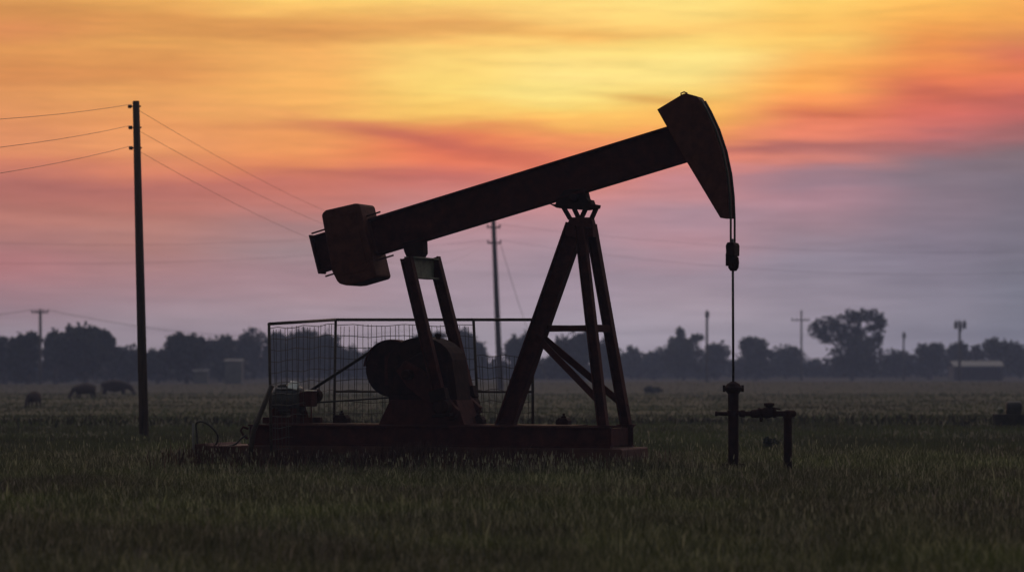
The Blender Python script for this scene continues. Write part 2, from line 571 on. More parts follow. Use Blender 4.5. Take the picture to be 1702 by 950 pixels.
vs = 0.52
sc_ = L(655, 613, vs)
rs = 0.475
m = MB()
m.lathe((sc_.x, vs - 0.11, sc_.z), (0, 1, 0), [(0, rs - 0.06), (0.0, rs), (0.03, rs), (0.05, rs - 0.025), (0.07, rs), (0.11, rs), (0.13, rs - 0.025), (0.15, rs), (0.22, rs), (0.22, rs - 0.06)], 40)
m.lathe((sc_.x, vs - 0.14, sc_.z), (0, 1, 0), [(0, 0.09), (0.28, 0.09)], 16)
sh = m.build('sheave', 'iron', PJ)
m = MB()
for k in range(6):
    t = k * math.pi / 3 + 0.3
    m.bar((sc_.x, vs, sc_.z), (sc_.x + math.cos(t) * (rs - 0.03), vs, sc_.z + math.sin(t) * (rs - 0.03)), 0.07, 0.10, (0, 1, 0))
m.build('spokes', 'iron', sh)
# sheet guard over the sheave and the reducer's input shaft
gp = []
for k in range(13):
    t = math.pi * 0.97 - k * (math.pi * 0.62) / 12
    gp.append((sc_.x + math.cos(t) * (rs + 0.03), sc_.z + math.sin(t) * (rs + 0.03)))
gi = [(sc_.x + (x - sc_.x) * 0.955, sc_.z + (z - sc_.z) * 0.955) for x, z in gp]
m = MB()
m.prism(gp + gi[::-1], vs - 0.16, vs + 0.16)
m.prism(P2([(640, 592), (664, 575), (700, 560), (745, 572), (752, 640), (640, 640)], 0.33), 0.305, 0.335)
m.build('belt_guard', 'rust', PJ, 0.003)

# --- motor on its slide base
mc = L(487, 664, 0.25)
mv = 0.25
m = MB()
m.lathe((mc.x - 0.36, mv, mc.z), (1, 0, 0), [(0, 0.10), (0.02, 0.20), (0.06, 0.235), (0.10, 0.245), (0.44, 0.245), (0.48, 0.235), (0.54, 0.2), (0.58, 0.10)], 26)
for k in range(16):
    t = 2 * math.pi * k / 16
    p = Vector((mc.x - 0.25, mv + math.cos(t) * 0.25, mc.z + math.sin(t) * 0.25))
    m.bar(p, p + Vector((0.33, 0, 0)), 0.012, 0.035, (0, math.cos(t), math.sin(t)))
mo = m.build('motor', 'motor', PJ, 0.004)
m = MB()
m.box((mc.x + 0.33, mv - 0.10, mc.z + 0.02), (0.22, 0.28, 0.26))
m.build('junction_box', 'rust', mo, 0.015)
m = MB()
m.bar((mc.x - 0.02, mv - 0.12, mc.z + 0.262), (mc.x + 0.16, mv - 0.13, mc.z + 0.235), 0.16, 0.03, (0.1, -0.8, 0.6))
m.tube([(mc.x - 0.06, mv - 0.1, mc.z + 0.24), (mc.x, mv - 0.12, mc.z + 0.29), (mc.x + 0.08, mv - 0.12, mc.z + 0.22), (mc.x + 0.12, mv - 0.16, mc.z + 0.18)], 0.022, 8)
m.build('motor_glint_plate', 'glint', mo, 0.008)  # pale plate and pipe standing in for highlights on the motor
m = MB()
m.box((mc.x + 0.37, mv - 0.10, mc.z + 0.16), (0.16, 0.2, 0.016))
m.build('box_glint_plate', 'glint', mo, 0.004)  # pale plate on the box standing in for a highlight
m = MB()
mf = mc.z - 0.235
for du in (-0.30, 0.10):
    for dv in (-0.2, 0.2):
        m.bar((mc.x + du, mv + dv, zt), (mc.x + du * 0.8, mv + dv * 0.75, mf + 0.08), 0.10, 0.12)
m.bar((mc.x - 0.46, mv - 0.2, zt + 0.06), (mc.x + 0.44, mv - 0.2, zt + 0.06), 0.10, 0.10)
m.bar((mc.x - 0.46, mv + 0.2, zt + 0.06), (mc.x + 0.44, mv + 0.2, zt + 0.06), 0.10, 0.10)
m.tube([(mc.x + 0.30, mv - 0.18, mc.z - 0.1), (mc.x + 0.40, mv - 0.2, zt)], 0.015, 6)
m.tube([(mc.x + 0.42, mv - 0.18, mc.z - 0.1), (mc.x + 0.43, mv - 0.2, zt)], 0.015, 6)
m.tube([(mc.x - 0.36, mv - 0.18, mc.z + 0.1), (mc.x - 0.33, mv - 0.2, zt)], 0.022, 6)
m.build('motor_base', 'rust', PJ)
pc = L(524, 657, vs)
m = MB()
m.lathe((pc.x, vs - 0.1, pc.z), (0, 1, 0), [(0, 0.10), (0.03, 0.115), (0.17, 0.115), (0.2, 0.10)], 18)
m.lathe((pc.x, mv - 0.05, pc.z), (0, 1, 0), [(0, 0.03), (0.3, 0.03)], 10)
m.build('motor_pulley', 'iron', mo)
# V-belts round both wheels
A, B = Vector((pc.x, pc.z)), Vector((sc_.x, sc_.z))
ra, rb = 0.12, rs + 0.004
dd = B - A
ln = dd.length
ang = math.atan2(dd.y, dd.x)
ph = math.acos((ra - rb) / ln)
for dv in (-0.06, 0.0, 0.06):
    pts = []
    for k in range(9):
        t = ang + ph + (2 * math.pi - 2 * ph) * k / 8
        pts.append((A.x + ra * math.cos(t), vs + dv, A.y + ra * math.sin(t)))
    for k in range(17):
        t = ang - ph + (2 * ph) * k / 16
        pts.append((B.x + rb * math.cos(t), vs + dv, B.y + rb * math.sin(t)))
    pts.append(pts[0])
    m = MB()
    m.tube(pts, 0.014, 6, False)
    m.build('drive_belt', 'rubber', PJ)

# --- electric cable and stake at the end of the slab
q = L(326, 740, -0.45)
CB = empty('power_cable', PJ.matrix_basis @ Vector((q.x, q.y, 0)), -TH, label='black cable looping up in the grass at the left end of the pumpjack slab', cat='cable')
pp = [(329, 748), (327, 720), (326, 704), (334, 700), (345, 704), (356, 714), (362, 724), (361, 734), (356, 743), (366, 743), (380, 741), (392, 737), (400, 729), (410, 722)]
pts = [L(a, b, -0.45 - 0.1 * math.sin(i * 0.6)) - Vector((q.x, q.y, 0)) for i, (a, b) in enumerate(pp)]
fine = []
for i in range(len(pts) - 1):
    p0, p1, p2, p3 = pts[max(i - 1, 0)], pts[i], pts[i + 1], pts[min(i + 2, len(pts) - 1)]
    for k in range(4):
        t = k / 4
        fine.append(0.5 * ((2 * p1) + (p2 - p0) * t + (2 * p0 - 5 * p1 + 4 * p2 - p3) * t * t + (3 * p1 - p0 - 3 * p2 + p3) * t ** 3))
fine.append(pts[-1])
MB().tube(fine, 0.017, 8).build('cable_loop', 'rubber', CB)
m = MB()
a = L(322, 702, -0.75) - Vector((q.x, q.y, 0))
m.tube([(a.x, a.y, -0.1), (a.x - 0.01, a.y, a.z)], 0.022, 7)
stk = m.build('marker_stake', 'pale_wall', None)
stk.location = CB.location
stk.rotation_euler = (0, 0, -TH)
tag(stk, 'thin pale stake beside the cable loop at the left end of the slab', 'stake')

# ================================================================== GUARD FENCE
GF = empty('guard_fence', (0, D, 0), -TH, label='pipe guard fence with wire mesh standing behind and left of the pumpjack', cat='fence')
vn, vf = -1.55, 1.35
A0 = L(447, 538, vn)
A1 = L(452, 780, vn)
C0 = L(558, 531, vf)
C1 = L(554, 740, vf)
E0 = L(787, 531, vf)
E1 = L(799, 740, vf)
G0 = L(885, 531, vf)
G1 = L(886, 740, vf)
for p in (A1, C1, E1, G1):
    p.z = -0.1
pr = 0.026
for a, b in ((A0, A1), (C0, C1), (E0, E1), (G0, G1)):
    MB().tube([b, a], pr, 8).build('post', 'pipe', GF)
for a, b in ((A0, C0), (C0, E0), (E0, G0)):
    MB().tube([a, b], pr, 8).build('top_rail', 'pipe', GF)
ml = L(558, 650, vf).z
for (a, a1, b, b1) in ((C0, C1, E0, E1), (E0, E1, G0, G1)):
    t = (a.z - ml) / (a.z - a1.z)
    s_ = (b.z - ml) / (b.z - b1.z)
    MB().tube([a.lerp(a1, t), b.lerp(b1, s_)], 0.02, 8).build('middle_rail', 'pipe', GF)
m = MB()
m.tube([L(452, 640, vn), L(421, 716, vn - 0.1), L(413, 775, vn - 0.15)], 0.045, 8)
m.build('brace_post', 'pipe', GF)


def panel(a, a1, b, b1, top_drop, nx, nz, zmin):
    m = MB()
    for i in range(1, nx):
        t = i / nx
        p = a.lerp(b, t)
        q = a1.lerp(b1, t)
        w = 0.012 * math.sin(i * 2.1)
        p0 = p + Vector((w, 0, -top_drop - 0.02 * math.sin(i * 0.7)))
        q0 = p.lerp(q, (p.z - zmin) / (p.z - q.z))
        m.tube([p0, (p0 + q0) / 2 + Vector((w * 1.5, w, 0)), q0], 0.0055, 4, False)
    for j in range(nz + 1):
        pts = []
        for i in range(9):
            t = i / 8
            p = a.lerp(b, t)
            q = a1.lerp(b1, t)
            z = p.z - top_drop - (p.z - top_drop - zmin) * j / nz
            k = (p.z - z) / (p.z - q.z)
            pts.append(p.lerp(q, k) + Vector((0, 0, 0.02 * math.sin(i * 1.9 + j))))
        m.tube(pts, 0.0060, 4, False)
    return m


panel(A0, A1, C0, C1, 0.08, 18, 12, 0.15).build('wire_mesh', 'wire', GF)
panel(C0, C1, E0, E1, 0.10, 30, 12, 0.15).build('wire_mesh', 'wire', GF)
panel(E0, E1, G0, G1, 0.62, 13, 9, 0.15).build('wire_mesh', 'wire', GF)

# ================================================================== WELLHEAD
wu = ux + 0.01
WH = empty('wellhead', PJ.matrix_basis @ Vector((wu, 0, 0)), 0, label='dark wellhead pipe under the polished rod with side valve and flow line', cat='wellhead')


def hz_(py):
    return H + (HZ - py) / F * (D - wu * ST)


S = (D - wu * ST) / F


def wx(px):
    return (px - 1220.5) * S


m = MB()
m.lathe((0, 0, -0.1), (0, 0, 1), [(0, 0.085), (hz_(690) - 0.0 + 0.1, 0.085), (hz_(690) + 0.11, 0.10), (hz_(682) + 0.1, 0.10), (hz_(681) + 0.1, 0.085), (hz_(652) + 0.1, 0.088)], 18)
m.build('casing_pipe', 'iron', WH)
m = MB()
m.lathe((0, 0, 0.045), (0, 0, 1), [(-0.1, 0.14), (-0.01, 0.14), (0, 0.21), (0.06, 0.21), (0.065, 0.12), (0.1, 0.12)], 18)
for k in range(8):
    t = k * math.pi / 4
    m.lathe((0.165 * math.cos(t), 0.165 * math.sin(t), 0.09), (0, 0, 1), [(0, 0.02), (0.05, 0.02)], 6)
m.build('base_flange', 'iron', WH)
m = MB()
z = hz_(654)
m.lathe((0, 0, z), (0, 0, 1), [(0, 0.09), (0.03, 0.115), (0.07, 0.15), (0.10, 0.155), (0.12, 0.13), (0.16, 0.10), (0.185, 0.06), (0.20, 0.035)], 18)
for sx in (-1, 1):
    m.lathe((sx * 0.15, 0, z + 0.03), (0, 0, 1), [(0, 0.022), (0.11, 0.022)], 8)
m.build('stuffing_box', 'iron', WH)
zz = hz_(687)
m = MB()
m.lathe((wx(1190), 0, zz), (1, 0, 0), [(0, 0.035), (0.03, 0.042), (0.05, 0.032), (wx(1214) - wx(1190), 0.032)], 12)
m.build('side_nipple', 'iron', WH)
m = MB()
m.lathe((wx(1230), 0, zz), (1, 0, 0), [(0, 0.045), (0.05, 0.06), (0.09, 0.06), (0.1, 0.04), (0.18, 0.04), (0.21, 0.065), (0.3, 0.07), (0.31, 0.045), (wx(1325) - wx(1230) - 0.14, 0.045), (wx(1325) - wx(1230) - 0.12, 0.06), (wx(1325) - wx(1230) - 0.03, 0.055), (wx(1325) - wx(1230), 0.03)], 14)
m.build('flow_line', 'iron', WH)
m = MB()
vx = wx(1276)
m.lathe((vx - 0.15, 0, zz + 0.015), (1, 0, 0), [(0, 0.08), (0.03, 0.085), (0.06, 0.07), (0.15, 0.095), (0.24, 0.07), (0.27, 0.085), (0.30, 0.08)], 14)
m.lathe((vx + 0.04, 0, zz + 0.06), (0, 0, 1), [(0, 0.06), (0.05, 0.05), (0.07, 0.085), (0.11, 0.085), (0.12, 0.03)], 12)
m.lathe((vx - 0.09, 0, zz - 0.13), (0, 0, 1), [(0, 0.02), (0.04, 0.03), (0.10, 0.03)], 8)
vb_ = m.build('valve', 'iron', WH)
m = MB()
m.tube([(vx + 0.02, 0, zz + 0.11), (vx + 0.22, -0.03, zz + 0.07)], 0.014, 6)
m.build('valve_handle', 'iron', vb_)
m = MB()
rx = wx(1310)
m.lathe((rx + 0.01, 0, -0.1), (0, 0, 1), [(0, 0.07), (zz + 0.02, 0.066), (zz + 0.03, 0.078), (zz + 0.14, 0.07), (zz + 0.16, 0.03)], 14)
m.build('riser_pipe', 'iron', WH)

# ================================================================== POLES AND WIRES
pa, pb = W(226, 168, 73), W(240, 729, 73)
pb.z = -0.3
NP = empty('utility_pole', (pb.x, pb.y, 0), 0, label='tall dark wooden pole in the near grass carrying three stacked insulators', cat='utility pole')
o3 = Vector((pb.x, pb.y, 0))
MB().tube([pb - o3, (pa + pb) / 2 - o3, pa - o3], [0.118, 0.105, 0.082], 14).build('shaft', 'wood', NP)
near_pts = []
for py in (177, 212, 246):
    t = (py - 168) / (729 - 168)
    c = W(226 + 14 * t, py, 73) - o3
    m = MB()
    m.tube([c, c + Vector((-0.12, 0, 0.0))], 0.012, 6)
    m.tube([c, c + Vector((0.115, 0, 0.005))], 0.02, 6)
    ins = m.build('insulator_pin', 'rust', NP)
    m = MB()
    m.lathe(c + Vector((-0.20, 0, 0)), (1, 0, 0), [(0, 0.025), (0.015, 0.045), (0.04, 0.05), (0.055, 0.035), (0.07, 0.055), (0.09, 0.045), (0.10, 0.02)], 12)
    m.build('insulator', 'ceramic', ins)
    near_pts.append(c + o3 + Vector((-0.165, 0, 0.045)))

qa, qb = W(820, 366, 275), W(832, 645, 275)
qb.z = float(gz(qb.x, qb.y)) - 0.3
MP = empty('utility_pole', (qb.x, qb.y, qb.z + 0.3), 0, label='slim utility pole with two short crossarms rising between the pitman arms and the samson post', cat='utility pole')
o4 = Vector((qb.x, qb.y, qb.z + 0.3))
MB().tube([qb - o4, qa - o4], [0.30, 0.20], 12).build('shaft', 'wood', MP)
mid_pts = []
for py in (378, 404):
    c = W(820 + 12 * (py - 366) / 279, py, 275) - o4
    m = MB()
    m.bar(c + Vector((-0.62, -0.25, 0)), c + Vector((0.62, -0.25, 0)), 0.14, 0.14)
    ca = m.build('crossarm', 'wood', MP)
    for sx in (-0.55, 0.55):
        m = MB()
        m.lathe(c + Vector((sx, -0.25, 0.072)), (0, 0, 1), [(0, 0.03), (0.06, 0.08), (0.1, 0.10), (0.13, 0.06), (0.17, 0.085), (0.21, 0.04)], 10)
        m.build('insulator', 'ceramic', ca)
        mid_pts.append(c + o4 + Vector((sx, -0.25, 0.28)))


def wire(a, b, sag, r, label, group, n=40):
    pts = []
    mid = (a + b) / 2
    for i in range(n + 1):
        t = (i / n) ** 1.0
        p = a.lerp(b, t)
        p.z -= 4 * sag * t * (1 - t)
        pts.append(p - a)
    o = MB().tube(pts, r, 6, False).build('overhead_wire', 'line')
    o.location = a
    return tag(o, label, 'wire', group)


gl = 'wires on the near wooden pole'
for i, (nm, sag, ep) in enumerate((('top', 2.25, mid_pts[0]), ('middle', 2.4, mid_pts[1] + Vector((0, 0, -0.7))), ('bottom', 2.6, mid_pts[2]))):
    wire(near_pts[i], ep, sag, 0.0052, f'wire sloping down right from the {nm} insulator of the near wooden pole', gl)
for i, (nm, zl) in enumerate((('top', 0), ('middle', 0.1), ('bottom', 0.1))):
    e = Vector((-16.3, -107, near_pts[i].z + 0.2))
    wire(near_pts[i], e, 5.3 + zl, 0.005, f'wire curving off left from the {nm} insulator of the near wooden pole', gl, 60)
g2 = 'faint wires strung from the slim middle pole'
wire(mid_pts[0], W(-420, 372, 275), 1.9, 0.008, 'upper faint wire crossing from the slim middle pole to the left edge', g2)
wire(mid_pts[2], W(-420, 418, 275), 1.6, 0.008, 'lower faint wire crossing from the slim middle pole to the left edge', g2)
wire(mid_pts[1], W(2150, 388, 290), 2.2, 0.008, 'upper faint wire crossing from the slim middle pole to the right edge', g2)
wire(mid_pts[3], W(2150, 410, 290), 2.9, 0.008, 'lower faint wire dipping from the slim middle pole to the right edge', g2)
wire(mid_pts[3] + Vector((0, 0, -0.25)), W(915, 640, 262), 0.8, 0.02, 'steep thin guy wire dropping right from the slim middle pole', g2)

# far poles
def far_pole(px, py, Y, arm_py, arm_l, arm_r, label, extra=None, r=0.16):
    t = W(px, py, Y)
    z0 = float(gz(t.x, t.y))
    o = empty('utility_pole', (t.x, t.y, z0), 0, label=label, cat='utility pole', group='far utility poles along the tree line')
    MB().tube([(0, 0, -0.3), (0, 0, t.z - z0)], [r * 1.25, r], 10).build('shaft', 'farwood', o)
    tip = []
    if arm_l or arm_r:
        az = W(px, arm_py, Y).z - z0
        s = Y / F
        ca = MB().bar((-arm_l * s, -r - 0.07, az), (arm_r * s, -r - 0.07, az), 0.13, 0.16).build('crossarm', 'farwood', o)
        for q in (-arm_l * s * 0.92, -arm_l * s * 0.45, arm_r * s * 0.45, arm_r * s * 0.92):
            MB().lathe((q, -r - 0.07, az + 0.08), (0, 0, 1), [(0, 0.04), (0.1, 0.10), (0.2, 0.11), (0.26, 0.05)], 8).build('insulator', 'ceramic', ca)
            tip.append(Vector((t.x + q, t.y - r - 0.07, z0 + az + 0.3)))
    if extra == 'can':
        q = t.z - z0
        MB().lathe((0, -0.42, q - 1.0), (0, 0, 1), [(0, 0.24), (0.05, 0.28), (0.8, 0.28), (0.88, 0.2), (0.95, 0.06), (1.15, 0.05)], 14).build('transformer', 'farwood', o)
        MB().bar((0, 0.0, q - 0.5), (0, -0.2, q - 0.5), 0.12, 0.12).build('bracket', 'farwood', o)
    if extra == 'bank':
        q = t.z - z0
        MB().bar((-0.85, -0.24, q - 0.35), (0.85, -0.24, q - 0.35), 0.14, 0.18).build('crossarm', 'farwood', o)
        for sx, dz in ((-0.62, 0), (0, -0.35), (0.62, 0)):
            MB().lathe((sx, -0.56, q - 1.25 + dz), (0, 0, 1), [(0, 0.2), (0.05, 0.26), (0.95, 0.27), (1.05, 0.2), (1.15, 0.06), (1.35, 0.05)], 14).build('transformer', 'farwood', o)
    return tip


t1 = far_pole(67, 513, 350, 519, 14, 14, 'far pole with a wide crossarm above the trees at the left edge')
t2 = far_pole(1175, 516, 420, 524, 0, 0, 'far slim pole with a transformer can on top, left of the polished rod', 'can')
t3 = far_pole(1332, 515, 470, 532, 17, 13, 'far faint pole with a lopsided crossarm beside the big spreading tree', None, 0.13)
t4 = far_pole(1502, 552, 500, 556, 0, 0, 'far short stubby pole in the gap right of the big spreading tree', 'can', 0.14)
t5 = far_pole(1595, 532, 440, 536, 0, 0, 'far pole topped by a broad bank of transformers near the right edge', 'bank', 0.17)
wire(t1[3], W(700, 545, 420), 2.2, 0.025, 'faint wire running right from the crossarmed pole at the left edge', 'faint wires strung from the crossarmed far pole')
wire(t1[0], W(-500, 508, 330), 1.6, 0.025, 'faint wire running off the left edge from the crossarmed pole', 'faint wires strung from the crossarmed far pole')

# ================================================================== TREES
def leaf_cloud(lobes, n, size, flat=0.75, shell=0.55):
    """lobes: (center, (rx, ry, rz)) -> many small leaf-clump faces through their volume"""
    vol = np.array([l[1][0] * l[1][2] for l in lobes])
    vol = vol / vol.sum()
    V, Fc = [], []
    for (c, r), w in zip(lobes, vol):
        k = max(30, int(n * w))
        d = RNG.normal(size=(k, 3))
        d /= np.linalg.norm(d, axis=1)[:, None]
        rad = RNG.random(k) ** shell
        # uneven outline: bumps in the radius by direction
        ph = RNG.random(6) * 6.28
        bump = 1 + 0.16 * np.sin(d[:, 0] * 5 + ph[0]) * np.sin(d[:, 2] * 6 + ph[1]) + 0.12 * np.sin(d[:, 1] * 9 + ph[2]) + 0.10 * np.sin(d[:, 2] * 11 + d[:, 0] * 8 + ph[3])
        p = np.array(c) + d * (rad * bump)[:, None] * np.array(r)
        a = RNG.normal(size=(k, 3))
        a /= np.linalg.norm(a, axis=1)[:, None]
        b = np.cross(a, RNG.normal(size=(k, 3)))
        b /= np.linalg.norm(b, axis=1)[:, None]
        s = size * (0.6 + 0.9 * RNG.random(k))[:, None]
        q = np.stack([p - a * s, p + b * s * flat, p + a * s * 1.1, p - b * s * flat], 1)
        V.append(q.reshape(-1, 3))
    V = np.concatenate(V)
    return V


def quads_obj(name, V, mat, parent=None):
    n = len(V) // 4
    me = bpy.data.meshes.new(name)
    me.vertices.add(len(V))
    me.vertices.foreach_set('co', V.astype(np.float32).ravel())
    me.loops.add(len(V))
    me.loops.foreach_set('vertex_index', np.arange(len(V), dtype=np.int32))
    me.polygons.add(n)
    me.polygons.foreach_set('loop_start', np.arange(0, len(V), 4, dtype=np.int32))
    me.update(calc_edges=True)
    me.materials.append(M[mat])
    o = bpy.data.objects.new(name, me)
    COL.objects.link(o)
    if parent:
        o.parent = parent
    return o


def tree(name, px, Y, lobes, label, n=2600, size=0.30, mat='leaf', group='trees along the far field edge', cat='tree', shell=0.55):
    """lobes in photo pixels (cx, cy, rx, ry)"""
    s = Y / F
    base = W(px, 0, Y)
    z0 = float(gz(base.x, Y))
    o = empty(name, (base.x, Y, z0), 0, label=label, cat=cat, group=group)
    lb = []
    for i, (cx, cy, rx, ry) in enumerate(lobes):
        dz = (H + (HZ - cy) * s) - z0
        dy = ((i * 37) % 11 - 5) * 0.16 * rx * s
        lb.append((((cx - CX) * s - base.x, dy, dz), (rx * s, rx * s * 0.9, ry * s)))
    quads_obj('crown', leaf_cloud(lb, n, size, 0.75, shell), mat, o)
    m = MB()
    zc = min(l[0][2] for l in lb)
    ht = max(zc, 1.2)
    m.tube([(0, 0, -0.3), (0.05, 0.03, ht * 0.5), (0.12, 0, ht)], [0.34, 0.24, 0.17], 9)
    for c, r in lb:
        c = Vector(c)
        m.tube([(0.08, 0, ht * 0.6), Vector((0.08, 0, ht * 0.6)).lerp(c, 0.55) + Vector((0, 0, 0.25)), c + Vector((0, 0, r[2] * 0.5))], [0.15, 0.10, 0.04], 6)
    m.build('trunk', 'bark', o)
    return o


T = [
    (8, 470, [(4, 592, 30, 30), (-14, 582, 24, 24)], 'dark tree cut by the left edge of the frame'),
    (46, 440, [(42, 590, 26, 36), (55, 566, 14, 16), (30, 578, 14, 16)], 'knobbly tree in front of the crossarmed far pole at left'),
    (92, 470, [(92, 582, 18, 30), (86, 566, 10, 12)], 'small tree squeezed left of the broad domed tree'),
    (142, 450, [(140, 582, 46, 38), (118, 566, 22, 18), (160, 563, 26, 18), (140, 560, 28, 16), (178, 578, 16, 22)], 'broad dark domed tree, highest at far left'),
    (212, 480, [(210, 600, 30, 24), (196, 592, 14, 14)], 'low bushy tree left of the near wooden pole'),
    (262, 480, [(262, 602, 26, 20), (276, 596, 16, 18)], 'low bushy tree just right of the near wooden pole'),
    (310, 450, [(310, 586, 34, 30), (298, 574, 18, 17), (322, 572, 18, 15)], 'round domed tree midway between the near pole and the pumpjack fence'),
    (366, 460, [(366, 590, 26, 30), (378, 572, 13, 15), (356, 580, 14, 14)], 'tree directly behind the small pale square shed'),
    (412, 490, [(412, 588, 28, 32)], 'dense tree left of the pumpjack fence, under a thin wispy one'),
    (462, 470, [(464, 588, 24, 36), (455, 572, 15, 18)], 'tree showing through the left end of the fence mesh'),
    (504, 455, [(504, 584, 30, 34), (514, 566, 16, 17), (490, 568, 14, 16)], 'tall dark tree showing through the left fence panel'),
    (548, 470, [(546, 586, 24, 32), (538, 570, 14, 16)], 'dark tree behind the second fence post'),
    (580, 480, [(580, 600, 20, 24)], 'lower tree between the second fence post and the sheave'),
    (640, 480, [(640, 600, 36, 26)], 'low tree mostly hidden behind the gear reducer'),
    (712, 470, [(712, 586, 34, 36), (726, 568, 16, 18)], 'tree peeping out between the two pitman arms'),
    (778, 470, [(776, 584, 24, 36), (764, 566, 14, 18), (794, 590, 16, 26)], 'tree behind the third fence post, left of the slim middle pole'),
    (868, 470, [(868, 588, 26, 32), (880, 574, 18, 18), (852, 580, 14, 20)], 'tree just right of the slim middle pole'),
    (952, 465, [(952, 588, 34, 32), (968, 570, 20, 18), (936, 582, 18, 20)], 'tree framed inside the legs of the samson post'),
    (1000, 480, [(1004, 592, 24, 28), (1012, 584, 12, 16)], 'tree behind the front legs of the samson post'),
    (1050, 500, [(1050, 602, 22, 24), (1054, 590, 10, 14)], 'small hazy tree just right of the samson post'),
    (1092, 500, [(1088, 602, 26, 20)], 'low hazy tree left of the ragged topped tree'),
    (1136, 460, [(1134, 592, 42, 28), (1124, 572, 16, 14), (1130, 550, 9, 8), (1133, 562, 6, 9), (1158, 561, 12, 7), (1147, 570, 11, 9)], 'ragged tree with a knob and a side tuft sticking up left of the polished rod'),
    (1190, 480, [(1190, 592, 22, 22), (1184, 580, 10, 10)], 'small tree between the ragged tree and the polished rod'),
    (1256, 460, [(1254, 592, 28, 26), (1246, 568, 17, 9), (1262, 574, 14, 13), (1236, 575, 8, 8)], 'flat topped tree just right of the polished rod'),
    (1306, 490, [(1304, 598, 34, 22), (1318, 586, 16, 12)], 'low tree between the flat topped tree and the big spreading one'),
    (1416, 440, [(1420, 592, 48, 32), (1362, 545, 20, 17), (1385, 538, 16, 14), (1418, 527, 22, 14), (1446, 525, 20, 12), (1464, 538, 12, 16), (1402, 556, 24, 20), (1426, 552, 14, 16), (1460, 562, 10, 14), (1372, 562, 14, 10), (1448, 545, 10, 7), (1432, 572, 26, 16)], 'big spreading tree with sky showing through its high crown'),
    (1490, 490, [(1490, 602, 30, 20)], 'low tree under the short stubby far pole'),
    (1544, 470, [(1544, 592, 28, 22), (1532, 584, 13, 12), (1558, 583, 14, 11)], 'bumpy tree right of the short stubby pole'),
    (1590, 480, [(1588, 592, 22, 22), (1594, 580, 13, 12)], 'tree under the pole with the transformer bank'),
    (1622, 480, [(1622, 594, 14, 22)], 'small round tree between the transformer pole and the last tall trees'),
    (1656, 460, [(1656, 590, 26, 26), (1648, 576, 16, 13), (1668, 580, 14, 14)], 'taller round tree behind the long pale roof at far right'),
    (1696, 470, [(1694, 596, 20, 24), (1684, 582, 10, 14)], 'tree cut by the right edge of the frame'),
]
for i, (px, Y, lobes, lab) in enumerate(T):
    area = sum(l[2] * l[3] for l in lobes)
    big = px == 1416
    Y *= 0.84 if px < 330 else (0.92 if px < 620 else (1.16 if px > 1000 else 1.0))
    tree('broadleaf_tree', px, Y, lobes, lab, int(900 + area * (1.15 if not big else 1.0)), 0.30 if not big else 0.27, 'leaf' if px < 1000 else 'leaf_hazed', shell=0.55 if not big else 0.45)
tree('broadleaf_tree', 424, 520, [(422, 552, 14, 9), (432, 558, 13, 10), (410, 558, 10, 9), (426, 568, 18, 12)], 'thin wispy tree rising above its neighbours left of the fence', 330, 0.26, 'leaf_hazed', shell=0.5)

# far mass of brush behind and under the trees
lobes = []
for k in range(330):
    px = -700 + 3100 * (k + RNG.random()) / 330
    Y = (470 + 90 * RNG.random()) * (0.86 if px < 400 else (1.18 if px > 1000 else 1.0))
    s = Y / F
    top = (592 if px < 620 else 596) + 8 * RNG.random() - (8 if RNG.random() < 0.2 else 0)
    zt_ = H + (HZ - top) * s
    r = (1.8 + 1.6 * RNG.random())
    lobes.append((((px - CX) * s, Y, zt_ * 0.5), (r, r, zt_ * 0.62)))
wd = quads_obj('distant_woods', leaf_cloud(lobes, 62000, 0.38, 0.75, 0.6), 'leaf')
tag(wd, 'low hazy mass of brush along the far edge of the field', 'woods', None, 'stuff')

# far shrubs
def shrub(name, px, py, Y, rx, rz, label, n=500, size=0.12, mat='leaf'):
    c = W(px, py, Y)
    z0 = float(gz(c.x, Y))
    o = empty(name, (c.x, Y, z0), 0, label=label, cat='shrub')
    quads_obj('foliage', leaf_cloud([((0, 0, rz * 0.45), (rx, rx * 0.8, rz * 0.55)), ((-rx * 0.45, 0, rz * 0.6), (rx * 0.45, rx * 0.4, rz * 0.4))], n, size), mat, o)
    m = MB()
    for k in range(4):
        m.tube([(0.02 * k, 0, -0.1), (rx * 0.4 * math.cos(k * 1.6), rx * 0.4 * math.sin(k * 1.6), rz * 0.7)], [0.03, 0.012], 5)
    m.build('stems', 'bark', o)


shrub('shrub', 1084, 645, 250, 0.75, 0.5, 'low dark bush alone in the field below the ragged topped tree')
shrub('weed_clump', 1281, 745, 64, 0.20, 0.32, 'dark leafy weed clump standing between the wellhead pipe and the flow line riser', 320, 0.03)

